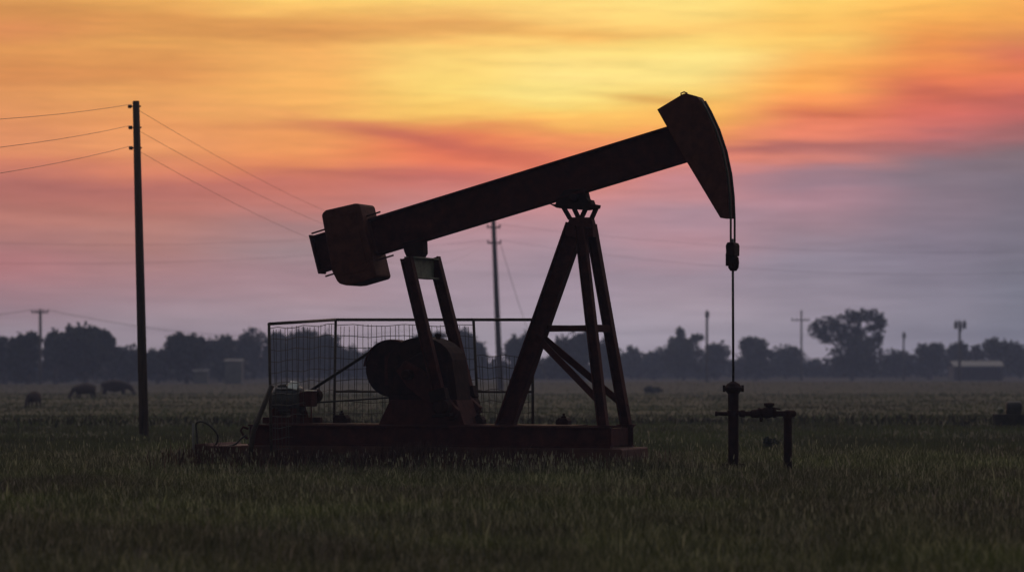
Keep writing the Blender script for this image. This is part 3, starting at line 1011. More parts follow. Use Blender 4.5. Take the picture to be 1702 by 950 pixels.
# ================================================================== SHEDS
def shed(px0, px1, pyr, pye, Y, depth, label, wall, roof_mat, open_front=False):
    s = Y / F
    c = W((px0 + px1) / 2, 0, Y)
    z0 = float(gz(c.x, Y))
    w = (px1 - px0) * s
    zr, ze = H + (HZ - pyr) * s - z0, H + (HZ - pye) * s - z0
    o = empty('shed', (c.x, Y, z0), 0, label=label, cat='shed', group='small sheds by the tree line')
    m = MB()
    iw = w / 2 - 0.15
    m.box((0, depth - 0.1, ze / 2 - 0.15), (2 * iw, 0.12, ze + 0.3))
    for sx in (-1, 1):
        m.box((sx * (iw - 0.06), depth / 2 - 0.05, ze / 2 - 0.15), (0.12, depth - 0.22, ze + 0.3))
    m.build('wall', wall, o)
    m = MB()
    if open_front:
        n = 5
        for k in range(n):
            MB().box((-iw + 0.25 + (2 * iw - 0.5) * k / (n - 1), 0.05, ze / 2 - 0.1), (0.16, 0.16, ze + 0.2)).build('front_post', wall, o)
    else:
        m.box((-iw * 0.62, 0, ze / 2 - 0.15), (iw * 0.76, 0.12, ze + 0.3))
        m.box((iw * 0.68, 0, ze / 2 - 0.15), (iw * 0.64, 0.12, ze + 0.3))
        m.box((iw * 0.06, 0, ze - 0.12), (iw * 0.6, 0.12, 0.24))
        m.build('front_wall', wall, o)
        m = MB()
        m.box((iw * 0.06, 0.02, (ze - 0.24) / 2), (iw * 0.58, 0.06, ze - 0.26))
        m.build('door', wall, o)
    m = MB()
    m.add([(-w / 2, -0.35, ze + 0.02), (w / 2, -0.35, ze + 0.02), (w / 2, depth / 2, zr), (-w / 2, depth / 2, zr), (-w / 2, depth + 0.2, ze + 0.02), (w / 2, depth + 0.2, ze + 0.02),
           (-w / 2, -0.35, ze + 0.1), (w / 2, -0.35, ze + 0.1), (w / 2, depth / 2, zr + 0.08), (-w / 2, depth / 2, zr + 0.08), (-w / 2, depth + 0.2, ze + 0.1), (w / 2, depth + 0.2, ze + 0.1)],
          [(0, 3, 2, 1), (3, 4, 5, 2), (6, 7, 8, 9), (9, 8, 11, 10), (0, 1, 7, 6), (4, 10, 11, 5), (0, 6, 9, 3), (3, 9, 10, 4), (1, 2, 8, 7), (2, 5, 11, 8)])
    m.build('roof', roof_mat, o)


shed(1584, 1669, 600, 609, 505, 6.5, 'long low open shed with a pale roof at the far right', 'dark_wall', 'metal_roof', True)
shed(372, 404, 597, 601, 378, 2.4, 'small pale square shed in front of the trees left of the fence', 'pale_wall', 'pale_wall')
shed(320, 347, 614, 618, 372, 1.8, 'tiny low pale shed to the left of the square one', 'pale_wall', 'pale_wall')

# ================================================================== CATTLE
def cow(name, joints, edges, radii, label, loc, rz, scale):
    o = empty(name, loc, rz, label=label, cat='cow', group='cattle grazing at the left')
    o.scale = (scale,) * 3
    me = bpy.data.meshes.new('body')
    me.from_pydata(joints, edges, [])
    b = bpy.data.objects.new('body', me)
    COL.objects.link(b)
    b.parent = o
    b.modifiers.new('Skin', 'SKIN')
    for i, r in enumerate(radii):
        sv = me.skin_vertices[0].data[i]
        sv.radius = (r[0], r[1]) if isinstance(r, tuple) else (r, r)
        sv.use_root = (i == 0)
    s = b.modifiers.new('Subdivision', 'SUBSURF')
    s.levels = s.render_levels = 2
    me.materials.append(M['hide'])
    b.modifiers['Skin'].use_smooth_shade = True
    hd = Vector(joints[6])
    for sy in (-1, 1):
        m = MB()
        m.tube([hd + Vector((-0.05, sy * 0.07, 0.10)), hd + Vector((-0.03, sy * 0.17, 0.15)), hd + Vector((0.03, sy * 0.21, 0.22))], [0.022, 0.017, 0.006], 6)
        m.build('horn', 'horn', o)
    return o


def cow_joints(graze):
    hx = [(1.02, 0, 0.98), (1.28, 0, 0.70), (1.42, 0, 0.42), (1.50, 0, 0.16)] if graze else [(1.02, 0, 1.22), (1.28, 0, 1.42), (1.45, 0, 1.46), (1.72, 0, 1.32)]
    J = [(-0.55, 0, 1.08), (-0.2, 0, 1.0), (0.2, 0, 0.98), (0.6, 0, 1.05), hx[0], hx[1], hx[2], hx[3],
         (-0.82, 0, 1.12), (-0.90, 0, 0.9), (-0.92, 0, 0.5)]
    Rr = [(0.32, 0.42), (0.36, 0.47), (0.37, 0.47), (0.31, 0.42), (0.20, 0.24), 0.15, 0.135, 0.085, 0.16, 0.03, 0.035]
    E = [(0, 1), (1, 2), (2, 3), (3, 4), (4, 5), (5, 6), (6, 7), (0, 8), (8, 9), (9, 10)]
    for sy in (-1, 1):
        k = len(J)
        J += [(-0.62, sy * 0.17, 0.78), (-0.74, sy * 0.18, 0.42), (-0.66, sy * 0.18, 0.18), (-0.62, sy * 0.18, 0.0)]
        Rr += [0.15, 0.075, 0.055, 0.06]
        E += [(0, k), (k, k + 1), (k + 1, k + 2), (k + 2, k + 3)]
        k = len(J)
        J += [(0.62, sy * 0.16, 0.72), (0.64, sy * 0.16, 0.40), (0.62, sy * 0.16, 0.18), (0.62, sy * 0.16, 0.0)]
        Rr += [0.12, 0.07, 0.05, 0.058]
        E += [(3, k), (k, k + 1), (k + 1, k + 2), (k + 2, k + 3)]
    return J, E, Rr


J, E, Rr = cow_joints(True)
c = W(190, 658, 205)
cow1 = cow('cow', J, E, Rr, 'dark cow side-on with its head down to the right, nearest the wooden pole', (c.x, 205, float(gz(c.x, 205)) - 0.33), R(-8), 1.0)
c = W(142, 668, 172)
copy_thing(cow1, (c.x, 172, float(gz(c.x, 172)) - 0.2), R(228), 'reddish brown cow grazing head down to the left, middle of the three', (0.8, 0.8, 0.76))
c = W(57, 678, 134)
copy_thing(cow1, (c.x, 134, float(gz(c.x, 134)) - 0.08), R(248), 'small dark calf seen almost end-on, leftmost of the cattle', (0.5, 0.5, 0.62))

# ================================================================== MACHINE AT THE RIGHT EDGE
c = W(1700, 705, 86)
FM = empty('field_pump', (c.x, 86, 0.04), R(-6), label='squat dark pump with a motor block low in the grass at the right edge', cat='field pump')
s = 86 / F
m = MB()
for y in (-0.3, 0.3):
    m.ibeam((-43 * s, y, 0.13), (0.9, y, 0.13), 0.14, 0.27, 0.025, 0.03)
for x in (-0.6, 0, 0.7):
    m.bar((x, -0.24, 0.13), (x, 0.24, 0.13), 0.14, 0.22)
m.build('skid', 'black', FM)
m = MB()
m.lathe((-25 * s, 0, 0.42), (1, 0, 0), [(0, 0.1), (0.03, 0.15), (0.36, 0.155), (0.40, 0.12), (0.42, 0.05)], 18)
m.box((-14 * s, 0, 0.32), (0.38, 0.3, 0.12))
m.build('motor_block', 'black', FM, 0.01)
m = MB()
m.lathe((-33 * s, 0, 0.26), (0, 0, 1), [(0, 0.05), (0.06, 0.05), (0.07, 0.08), (0.13, 0.085), (0.17, 0.03)], 10)
m.build('valve', 'grey_green', FM)
m = MB()
m.box((0.42, 0, 0.42), (0.5, 0.44, 0.3))
m.build('pump_housing', 'black', FM, 0.04)
FM.scale = (1.12, 1.12, 1.2)
FM.location.z = 0.08

# ================================================================== FIELD
def sheet(name, xs, ys, mat):
    X, Y = np.meshgrid(xs, ys)
    Z = gz(X, Y)
    V = np.stack([X, Y, Z], -1).reshape(-1, 3)
    nx, ny = len(xs), len(ys)
    i = np.arange((nx - 1) * (ny - 1))
    r, c = i // (nx - 1), i % (nx - 1)
    a = r * nx + c
    Fi = np.stack([a, a + 1, a + nx + 1, a + nx], 1)
    me = bpy.data.meshes.new(name)
    me.vertices.add(len(V))
    me.vertices.foreach_set('co', V.astype(np.float32).ravel())
    me.loops.add(Fi.size)
    me.loops.foreach_set('vertex_index', Fi.astype(np.int32).ravel())
    me.polygons.add(len(Fi))
    me.polygons.foreach_set('loop_start', np.arange(0, Fi.size, 4, dtype=np.int32))
    me.polygons.foreach_set('use_smooth', np.ones(len(Fi), dtype=bool))
    me.update(calc_edges=True)
    me.materials.append(mat)
    o = bpy.data.objects.new(name, me)
    COL.objects.link(o)
    return o


fm, nt, b = new_mat('field_soil_and_grass')
N = nt.nodes
tc = N.new('ShaderNodeTexCoord')


def fnoise(scale, detail, stretch):
    mp = N.new('ShaderNodeMapping')
    mp.inputs['Scale'].default_value = stretch
    nt.links.new(tc.outputs['Object'], mp.inputs['Vector'])
    n = N.new('ShaderNodeTexNoise')
    n.inputs['Scale'].default_value = scale
    n.inputs['Detail'].default_value = detail
    n.inputs['Roughness'].default_value = 0.6
    nt.links.new(mp.outputs['Vector'], n.inputs['Vector'])
    return n


n1 = fnoise(0.03, 6, (1, 0.8, 1))
n2 = fnoise(1.4, 6, (1, 1, 1))
r1 = N.new('ShaderNodeValToRGB')
e = r1.color_ramp.elements
e[0].position, e[0].color = 0.36, (0.038, 0.040, 0.024, 1)
e[1].position, e[1].color = 0.66, (0.084, 0.080, 0.054, 1)
q = e.new(0.5)
q.color = (0.058, 0.058, 0.035, 1)
nt.links.new(n1.outputs['Fac'], r1.inputs['Fac'])
r2 = N.new('ShaderNodeValToRGB')
e = r2.color_ramp.elements
e[0].position, e[0].color = 0.3, (0.6, 0.6, 0.6, 1)
e[1].position, e[1].color = 0.7, (1.15, 1.12, 1.05, 1)
nt.links.new(n2.outputs['Fac'], r2.inputs['Fac'])
mx = N.new('ShaderNodeMix')
mx.data_type = 'RGBA'
mx.blend_type = 'MULTIPLY'
mx.inputs['Factor'].default_value = 1
# beyond about 200 m the ground colour turns darker and greyer
sp = N.new('ShaderNodeSeparateXYZ')
nt.links.new(tc.outputs['Object'], sp.inputs[0])
wob_ = N.new('ShaderNodeMath')
wob_.operation = 'MULTIPLY_ADD'
wob_.inputs[1].default_value = 90
nt.links.new(n1.outputs['Fac'], wob_.inputs[0])
nt.links.new(sp.outputs['Y'], wob_.inputs[2])
fr = N.new('ShaderNodeMapRange')
fr.inputs['From Min'].default_value = 270
fr.inputs['From Max'].default_value = 400
nt.links.new(wob_.outputs[0], fr.inputs['Value'])
mf_ = N.new('ShaderNodeMix')
mf_.data_type = 'RGBA'
mf_.inputs['B'].default_value = (0.028, 0.028, 0.026, 1)
nt.links.new(fr.outputs['Result'], mf_.inputs['Factor'])
nt.links.new(r1.outputs['Color'], mf_.inputs['A'])
nt.links.new(mf_.outputs['Result'], mx.inputs['A'])
nt.links.new(r2.outputs['Color'], mx.inputs['B'])
nt.links.new(mx.outputs['Result'], b.inputs['Base Color'])
b.inputs['Roughness'].default_value = 0.95
b.inputs['Specular IOR Level'].default_value = 0.1
bp = N.new('ShaderNodeBump')
bp.inputs['Strength'].default_value = 0.6
bp.inputs['Distance'].default_value = 0.1
nt.links.new(n2.outputs['Fac'], bp.inputs['Height'])
nt.links.new(bp.outputs['Normal'], b.inputs['Normal'])

xs = np.concatenate([np.linspace(-880, -60, 60), np.linspace(-58, 58, 117), np.linspace(60, 880, 60)])
ys = np.concatenate([np.linspace(-120, 10, 14), np.arange(11, 140, 1.0), np.linspace(141, 600, 130), np.linspace(610, 1280, 24)])
fld = sheet('field', xs, ys, fm)
tag(fld, 'flat dusky grass field reaching to the tree line', 'field', None, 'structure')


# ---- grass: real blades, several belts of different coarseness
def in_slab(x, y):
    dx, dy = x, y - D
    u = dx * CT - dy * ST
    v = dx * ST + dy * CT
    bare_ = np.hypot(x - wu * CT, (y - (D - wu * ST) + 0.25) * 0.7) < 0.34      # trodden patch round the wellhead
    return ((u > sl - 0.02) & (u < sr + 0.02) & (v > -0.72) & (v < 0.72)) | bare_


def belt(y0, y1, dens, h, w, lean=0.35):
    area = 0.178 * (y1 * y1 - y0 * y0) + 2 * 3.0 * (y1 - y0)
    n = int(area * dens)
    # uniform over the trapezoid by rejection
    y = y0 + (y1 - y0) * RNG.random(int(n * 1.5))
    keep = RNG.random(len(y)) < (0.178 * y + 3) / (0.178 * y1 + 3)
    y = y[keep][:n]
    x = (RNG.random(len(y)) * 2 - 1) * (0.178 * y + 3)
    # clumping
    cl = 0.5 + 0.5 * np.sin(x * 1.9 + 2.2 * np.sin(y * 0.63)) * np.sin(y * 1.3 + 1.7 * np.sin(x * 0.8))
    keep = (RNG.random(len(x)) < 0.45 + 0.55 * cl) & ~in_slab(x, y)
    x, y, cl = x[keep], y[keep], cl[keep]
    n = len(x)
    hh = h * (0.45 + 0.75 * RNG.random(n) + 0.35 * cl)
    tall = RNG.random(n) < 0.05
    hh[tall] *= 1.25 + 0.7 * RNG.random(tall.sum())
    vv = x * ST + (y - D) * CT
    uu = x * CT - (y - D) * ST
    near = (vv > -1.9) & (vv < -0.6) & (uu > sl - 0.3) & (uu < sr + 0.4)
    near |= np.hypot(x - wu * CT - 0.4, (y - (D - wu * ST) + 0.6) * 0.7) < 0.9
    hh[near] *= 0.45
    return blades(x, y, hh, w * (0.7 + 0.6 * RNG.random(n)), lean)


def blades(x, y, hh, ww, lean):
    n = len(x)
    z = gz(x, y) - 0.02
    t = RNG.random(n) * 2 * np.pi
    tx, ty = np.cos(t), np.sin(t)
    f = RNG.random(n) * 2 * np.pi
    k = hh * lean * (0.2 + 1.3 * RNG.random(n))
    fx, fy = np.cos(f) * k, np.sin(f) * k
    P = np.stack([x, y, z], 1)
    wv = np.stack([tx, ty, np.zeros(n)], 1) * (ww / 2)[:, None]
    mid = P + np.stack([fx * 0.35, fy * 0.35, hh * 0.58], 1)
    tip = P + np.stack([fx, fy, hh * (1 - 0.12 * RNG.random(n))], 1)
    return np.stack([P - wv, P + wv, mid + wv * 0.75, mid - wv * 0.75, tip], 1)     # n,5,3


def blades_obj(name, B, mat):
    n = len(B)
    V = B.reshape(-1, 3)
    me = bpy.data.meshes.new(name)
    me.vertices.add(len(V))
    me.vertices.foreach_set('co', V.astype(np.float32).ravel())
    base = (np.arange(n) * 5)[:, None]
    idx = (base + np.array([0, 1, 2, 3, 3, 2, 4])[None, :]).astype(np.int32)
    me.loops.add(n * 7)
    me.loops.foreach_set('vertex_index', idx.ravel())
    st = (np.arange(n) * 7)[:, None] + np.array([0, 4])[None, :]
    me.polygons.add(n * 2)
    me.polygons.foreach_set('loop_start', st.astype(np.int32).ravel())
    me.update(calc_edges=True)
    me.materials.append(M[mat])
    o = bpy.data.objects.new(name, me)
    COL.objects.link(o)
    return o


G = [belt(19, 34, 520, 0.13, 0.010, 0.6), belt(34, 46, 560, 0.14, 0.012, 0.55), belt(46, 58, 380, 0.15, 0.014, 0.5)]
GF_ = [belt(58, 70, 130, 0.13, 0.022), belt(70, 88, 60, 0.13, 0.028), belt(88, 110, 20, 0.12, 0.04), belt(110, 140, 9, 0.11, 0.05), belt(140, 180, 4.5, 0.11, 0.07), belt(180, 240, 2, 0.11, 0.09), belt(240, 320, 0.8, 0.11, 0.12)]
# rough tufts left unmown along the slab, round the wellhead and the pole
n = 26000
u = -6.5 + 11.5 * RNG.random(n)
v = -1.0 - np.abs(RNG.normal(size=n)) * 0.9
x, y = u * CT + v * ST, D - u * ST + v * CT
cl = 0.5 + 0.5 * np.sin(x * 2.7 + 1.5 * np.sin(y * 2.1)) * np.sin(x * 0.83 + y * 1.9 + 0.6)
keep = (RNG.random(len(x)) < (0.25 + 0.75 * cl) * np.where(x < -3.9, 0.3, 1)) & ~in_slab(x, y)
x, y, cl = x[keep], y[keep], cl[keep]
G.append(blades(x, y, (0.11 + 0.20 * RNG.random(len(x)) ** 2) * (0.6 + 0.7 * cl), 0.010 + 0.008 * RNG.random(len(x)), 0.35))
n = 5200
y = 22 + 44 * RNG.random(n) ** 0.8
x = (RNG.random(n) * 2 - 1) * (0.178 * y + 3)
cl = np.sin(x * 0.9 + 1.1 * np.sin(y * 0.5)) * np.sin(y * 0.7 + 0.9 * np.sin(x * 0.6))
keep = (RNG.random(n) < np.clip(cl * 1.3, 0.04, 1)) & ~in_slab(x, y)
x, y = x[keep], y[keep]
G.append(blades(x, y, 0.20 + 0.16 * RNG.random(len(x)), 0.016 + 0.014 * RNG.random(len(x)), 0.3))
gr = blades_obj('meadow_grass', np.concatenate(G), 'grass')
tag(gr, 'dull olive meadow grass covering the near and middle field', 'grass', None, 'stuff')

gr2 = blades_obj('pasture_grass', np.concatenate(GF_), 'pasture')
tag(gr2, 'grazed olive pasture running back towards the trees', 'grass', None, 'stuff')
# dry stems with seed heads standing above the sward
n = 9000
y = 26 + 34 * RNG.random(n)
x = (RNG.random(n) * 2 - 1) * (0.178 * y + 3)
k = 2600
u = -6 + 10 * RNG.random(k)
v = -0.9 - np.abs(RNG.normal(size=k)) * 1.3
x = np.concatenate([x, u * CT + v * ST])
y = np.concatenate([y, D - u * ST + v * CT])
cl = np.sin(x * 0.7 + 1.3 * np.sin(y * 0.37)) * np.sin(y * 0.9 + 1.2 * np.sin(x * 0.5 + 2))
keep = (RNG.random(len(x)) < np.clip(cl * 1.2, 0.08, 1)) & ~in_slab(x, y)
x, y = x[keep], y[keep]
n = len(x)
B1 = blades(x, y, 0.20 + 0.20 * RNG.random(n), 0.0055 + 0.003 * RNG.random(n), 0.25)
hd_ = B1[:, 4, :]
B2 = blades(hd_[:, 0], hd_[:, 1], 0.05 + 0.05 * RNG.random(n), 0.014 + 0.012 * RNG.random(n), 0.3)
B2[:, :, 2] += (hd_[:, 2] - 0.03 - B2[:, :2, 2].mean(1))[:, None]
ds = blades_obj('dry_stems', np.concatenate([B1, B2]), 'dry')
tag(ds, 'pale dry seed stems standing above the near grass', 'grass', None, 'stuff')

# rank dark weeds along the old track behind the pumpjack
n = 3000
x = (RNG.random(n) * 2 - 1) * 24
y = 92 + RNG.normal(size=n) * 3.2 + 0.8 * np.sin(x * 0.35) + 1.2 * np.sin(x * 0.13 + 1)
hh = 0.10 + 0.20 * RNG.random(n)
wdo = blades_obj('tall_weeds', blades(x, y, hh, 0.05 + 0.03 * RNG.random(n), 0.4), 'weeds')
tag(wdo, 'dark strip of rank weeds crossing the field behind the pumpjack', 'weeds', None, 'stuff')

# reddish dock and sorrel round the skid
n = 19000
u = sl - 0.4 + (sr - sl + 0.8) * RNG.random(n)
v = -0.74 - np.abs(RNG.normal(size=n)) * 0.85
k = n // 6
v[:k] = 0.74 + np.abs(RNG.normal(size=k)) * 0.3
x = u * CT + v * ST
y = D - u * ST + v * CT
cl = 0.5 + 0.5 * np.sin(u * 2.3 + 1) * np.sin(u * 0.9)
keep = RNG.random(n) < (0.15 + 0.85 * cl) * np.clip((1.9 - u) / 2.2, 0.12, 1) * np.clip((u + 5.2) / 1.6, 0.1, 1)
x, y, cl = x[keep], y[keep], cl[keep]
dk = blades_obj('dock_weeds', blades(x, y, 0.20 + 0.30 * RNG.random(len(x)) * (0.4 + cl), 0.016 + 0.014 * RNG.random(len(x)), 0.3), 'dock')
tag(dk, 'reddish dock stems crowding against the pumpjack slab', 'weeds', None, 'stuff')

# ================================================================== AIR
HAZE_DENSITY = 0.00066
m = MB()
m.box((0, 585, 8.5), (1800, 1440, 19.0))
hzo = m.build('haze', 'black')
hm = bpy.data.materials.new('evening_haze')
hm.use_nodes = True
nt = hm.node_tree
nt.nodes.clear()
out = nt.nodes.new('ShaderNodeOutputMaterial')
pv = nt.nodes.new('ShaderNodeVolumePrincipled')
pv.inputs['Color'].default_value = (0.52, 0.61, 0.98, 1)
pv.inputs['Density'].default_value = HAZE_DENSITY
pv.inputs['Anisotropy'].default_value = 0.0
nt.links.new(pv.outputs['Volume'], out.inputs['Volume'])
hzo.data.materials.clear()
hzo.data.materials.append(hm)
tag(hzo, 'thin bluish evening haze over the field', 'haze', None, 'stuff')

# ================================================================== SKY
wd_ = bpy.data.worlds.new('World')
SC.world = wd_
wd_.use_nodes = True
nt = wd_.node_tree
N = nt.nodes
N.clear()
LK = nt.links.new


def lin(c):
    r = []
    for k in c:
        k = k / 255
        r.append(k / 12.92 if k <= 0.04045 else ((k + 0.055) / 1.055) ** 2.4)
    return tuple(r)


def math_(op, a, b=None, c=None, clamp=False):
    n = N.new('ShaderNodeMath')
    n.operation = op
    n.use_clamp = clamp
    for i, q in enumerate((a, b, c)):
        if q is None:
            continue
        if isinstance(q, (int, float)):
            n.inputs[i].default_value = q
        else:
            LK(q, n.inputs[i])
    return n.outputs[0]


def mixc(f, a, b):
    n = N.new('ShaderNodeMix')
    n.data_type = 'RGBA'
    for q, nm in ((f, 'Factor'), (a, 'A'), (b, 'B')):
        if isinstance(q, (int, float)):
            n.inputs[nm].default_value = q
        elif isinstance(q, tuple):
            n.inputs[nm].default_value = (*q, 1)
        else:
            LK(q, n.inputs[nm])
    return n.outputs['Result']


tcn = N.new('ShaderNodeTexCoord')
sep = N.new('ShaderNodeSeparateXYZ')
LK(tcn.outputs['Generated'], sep.inputs[0])
az = math_('ARCTAN2', sep.outputs['X'], sep.outputs['Y'])
el = math_('ARCSINE', sep.outputs['Z'])


def snoise(scale, detail, stretch, off=(0, 0, 0), rough=0.55):
    mp = N.new('ShaderNodeMapping')
    mp.inputs['Scale'].default_value = stretch
    mp.inputs['Location'].default_value = off
    mp.inputs['Rotation'].default_value = (0, R(2.0), 0)
    LK(tcn.outputs['Generated'], mp.inputs['Vector'])
    n = N.new('ShaderNodeTexNoise')
    n.inputs['Scale'].default_value = scale
    n.inputs['Detail'].default_value = detail
    n.inputs['Roughness'].default_value = rough
    LK(mp.outputs['Vector'], n.inputs['Vector'])
    return n.outputs['Fac']


# wind-drawn cirrus: the bands of the deck waver by these
w1 = snoise(9, 4, (1, 1, 9), (3, 1, 2))
w2 = snoise(22, 4, (1, 1, 9), (7, 4, 0))
wob = math_('ADD', math_('MULTIPLY', math_('SUBTRACT', w1, 0.5), 0.010), math_('MULTIPLY', math_('SUBTRACT', w2, 0.5), 0.005))
elw = math_('ADD', el, wob)
EL0, ELS = -0.02, 0.80              # ramp covers this span of elevation
tpos = math_('DIVIDE', math_('SUBTRACT', elw, EL0), ELS, None, True)

# the cloud deck: colour against height, for several bearings (az from photo columns)
GLOW = [(-150, (252, 208, 122)), (-450, (255, 212, 146)), (-900, (255, 216, 172)), (-1600, (250, 226, 206)), (-2800, (244, 234, 232))]
EDGE = [(-150, (220, 156, 108)), (-450, (230, 172, 132)), (-900, (236, 194, 166)), (-1600, (238, 216, 200)), (-2800, (242, 232, 230))]
decks = [
    (-4200, [(620, (92, 90, 104)), (400, (100, 92, 106)), (150, (128, 100, 104)), (-300, (118, 98, 108)), (-1000, (170, 156, 160)), (-2800, (240, 230, 230))]),
    (-900, [(620, (140, 128, 138)), (500, (140, 116, 124)), (400, (158, 104, 106)), (300, (176, 108, 102)), (200, (200, 128, 95)), (50, (200, 136, 88))] + EDGE),
    (0, [(620, (165, 152, 158)), (560, (160, 145, 152)), (520, (155, 127, 134)), (480, (164, 120, 124)), (440, (180, 118, 118)), (405, (164, 113, 110)), (370, (189, 122, 108)), (335, (175, 108, 97)), (300, (194, 116, 99)), (275, (222, 135, 98)), (250, (226, 145, 97)), (210, (227, 146, 95)), (170, (222, 148, 88)), (130, (217, 140, 80)), (90, (222, 150, 82)), (60, (218, 138, 84)), (30, (216, 146, 80)), (0, (224, 158, 88))] + EDGE),
    (250, [(620, (165, 152, 158)), (550, (161, 143, 150)), (500, (162, 132, 138)), (460, (170, 128, 130)), (420, (177, 126, 120)), (380, (181, 124, 112)), (340, (187, 116, 102)), (312, (189, 112, 99)), (290, (219, 131, 96)), (250, (233, 153, 97)), (200, (238, 158, 95)), (160, (236, 165, 92)), (130, (218, 143, 80)), (105, (226, 154, 84)), (80, (232, 165, 88)), (50, (220, 149, 80)), (0, (236, 174, 92))] + EDGE),
    (500, [(620, (170, 155, 162)), (540, (168, 148, 156)), (500, (170, 140, 146)), (460, (166, 132, 138)), (420, (157, 132, 135)), (380, (169, 129, 128)), (340, (194, 121, 109)), (305, (200, 114, 95)), (275, (234, 141, 89)), (230, (238, 156, 89)), (205, (230, 152, 88)), (190, (245, 176, 95)), (150, (246, 179, 95)), (110, (248, 180, 98)), (80, (245, 175, 95)), (55, (226, 155, 84)), (30, (245, 185, 98)), (0, (250, 206, 110))] + GLOW),
    (750, [(620, (172, 158, 166)), (560, (172, 158, 166)), (500, (166, 145, 156)), (450, (168, 145, 155)), (400, (180, 142, 150)), (360, (190, 138, 140)), (320, (202, 126, 118)), (290, (208, 112, 98)), (265, (238, 126, 88)), (240, (238, 122, 80)), (215, (236, 142, 86)), (190, (253, 200, 100)), (150, (255, 218, 115)), (110, (255, 215, 118)), (75, (253, 206, 112)), (50, (234, 168, 92)), (30, (246, 190, 105)), (0, (252, 216, 118))] + GLOW),
    (950, [(620, (172, 160, 170)), (560, (172, 160, 170)), (500, (166, 148, 160)), (440, (160, 140, 152)), (380, (180, 140, 148)), (330, (205, 140, 140)), (300, (225, 135, 115)), (265, (236, 130, 96)), (235, (242, 145, 90)), (212, (250, 178, 90)), (190, (255, 209, 105)), (160, (255, 229, 130)), (120, (255, 226, 135)), (85, (255, 220, 125)), (60, (252, 192, 100)), (40, (253, 206, 115)), (0, (255, 220, 125))] + GLOW),
    (1150, [(620, (172, 160, 170)), (560, (172, 160, 170)), (500, (168, 150, 160)), (450, (160, 140, 152)), (400, (184, 140, 148)), (360, (170, 138, 150)), (320, (200, 140, 142)), (290, (194, 130, 133)), (265, (244, 144, 116)), (243, (214, 120, 96)), (225, (250, 160, 90)), (200, (252, 184, 90)), (172, (246, 190, 95)), (150, (255, 218, 120)), (115, (255, 230, 137)), (80, (255, 220, 120)), (50, (254, 210, 115)), (0, (255, 226, 130))] + GLOW),
    (1350, [(620, (160, 150, 160)), (560, (158, 148, 158)), (500, (150, 138, 150)), (430, (143, 132, 146)), (380, (158, 130, 140)), (330, (176, 132, 142)), (297, (148, 122, 134)), (275, (196, 124, 118)), (252, (178, 106, 98)), (235, (232, 132, 106)), (215, (238, 132, 98)), (195, (228, 124, 84)), (175, (247, 146, 84)), (150, (252, 172, 84)), (115, (250, 168, 82)), (80, (254, 205, 106)), (50, (252, 192, 94)), (0, (254, 212, 110))] + GLOW),
    (1550, [(620, (142, 136, 148)), (560, (142, 136, 148)), (500, (132, 125, 138)), (420, (130, 120, 135)), (350, (138, 120, 132)), (280, (130, 114, 124)), (250, (158, 106, 108)), (225, (200, 108, 102)), (205, (214, 110, 98)), (178, (222, 112, 90)), (155, (206, 105, 78)), (132, (240, 130, 80)), (105, (240, 148, 78)), (80, (236, 146, 76)), (60, (236, 156, 78)), (35, (247, 176, 84)), (0, (251, 190, 94))] + EDGE),
    (1702, [(620, (128, 126, 138)), (580, (128, 126, 138)), (500, (118, 117, 130)), (400, (120, 113, 126)), (300, (123, 111, 122)), (260, (127, 108, 114)), (228, (162, 101, 101)), (200, (200, 106, 99)), (166, (194, 100, 88)), (148, (232, 120, 90)), (125, (226, 122, 78)), (100, (214, 112, 88)), (80, (214, 130, 82)), (45, (238, 162, 80)), (0, (246, 172, 88))] + EDGE),
    (2700, [(620, (108, 106, 118)), (450, (106, 102, 115)), (250, (128, 106, 114)), (100, (165, 105, 98)), (0, (170, 115, 95))] + EDGE),
    (6000, [(620, (86, 86, 100)), (300, (92, 88, 104)), (0, (100, 92, 104)), (-800, (165, 154, 160)), (-2800, (240, 230, 230))]),
]
prev = None
for i, (cu, stops) in enumerate(decks):
    rp = N.new('ShaderNodeValToRGB')
    rp.color_ramp.interpolation = 'EASE' if False else 'LINEAR'
    stops = sorted(stops, key=lambda s: -s[0])
    E_ = rp.color_ramp.elements
    for j, (py, c) in enumerate(stops):
        pos = min(1, max(0, ((HZ - py) / F - EL0) / ELS))
        if j < 2:
            E_[j].position = pos
            q = E_[j]
        else:
            q = E_.new(pos)
        el_ = max((HZ - py) / F, 0.012)
        bst = math.exp(0.5 * HAZE_DENSITY * min(17 / el_, 1250)) * 1.02
        q.color = (*[k_ * bst for k_ in lin(c)], 1)
    LK(tpos, rp.inputs['Fac'])
    if prev is None:
        prev = rp.outputs['Color']
    else:
        f = N.new('ShaderNodeMapRange')
        f.interpolation_type = 'SMOOTHSTEP' if i not in (2, 11) else 'LINEAR'
        f.inputs['From Min'].default_value = (decks[i - 1][0] - CX) / F
        f.inputs['From Max'].default_value = (cu - CX) / F
        LK(math_('ADD', az, math_('MULTIPLY', math_('SUBTRACT', w1, 0.5), 0.03)), f.inputs['Value'])
        prev = mixc(f.outputs['Result'], prev, rp.outputs['Color'])
deck = prev

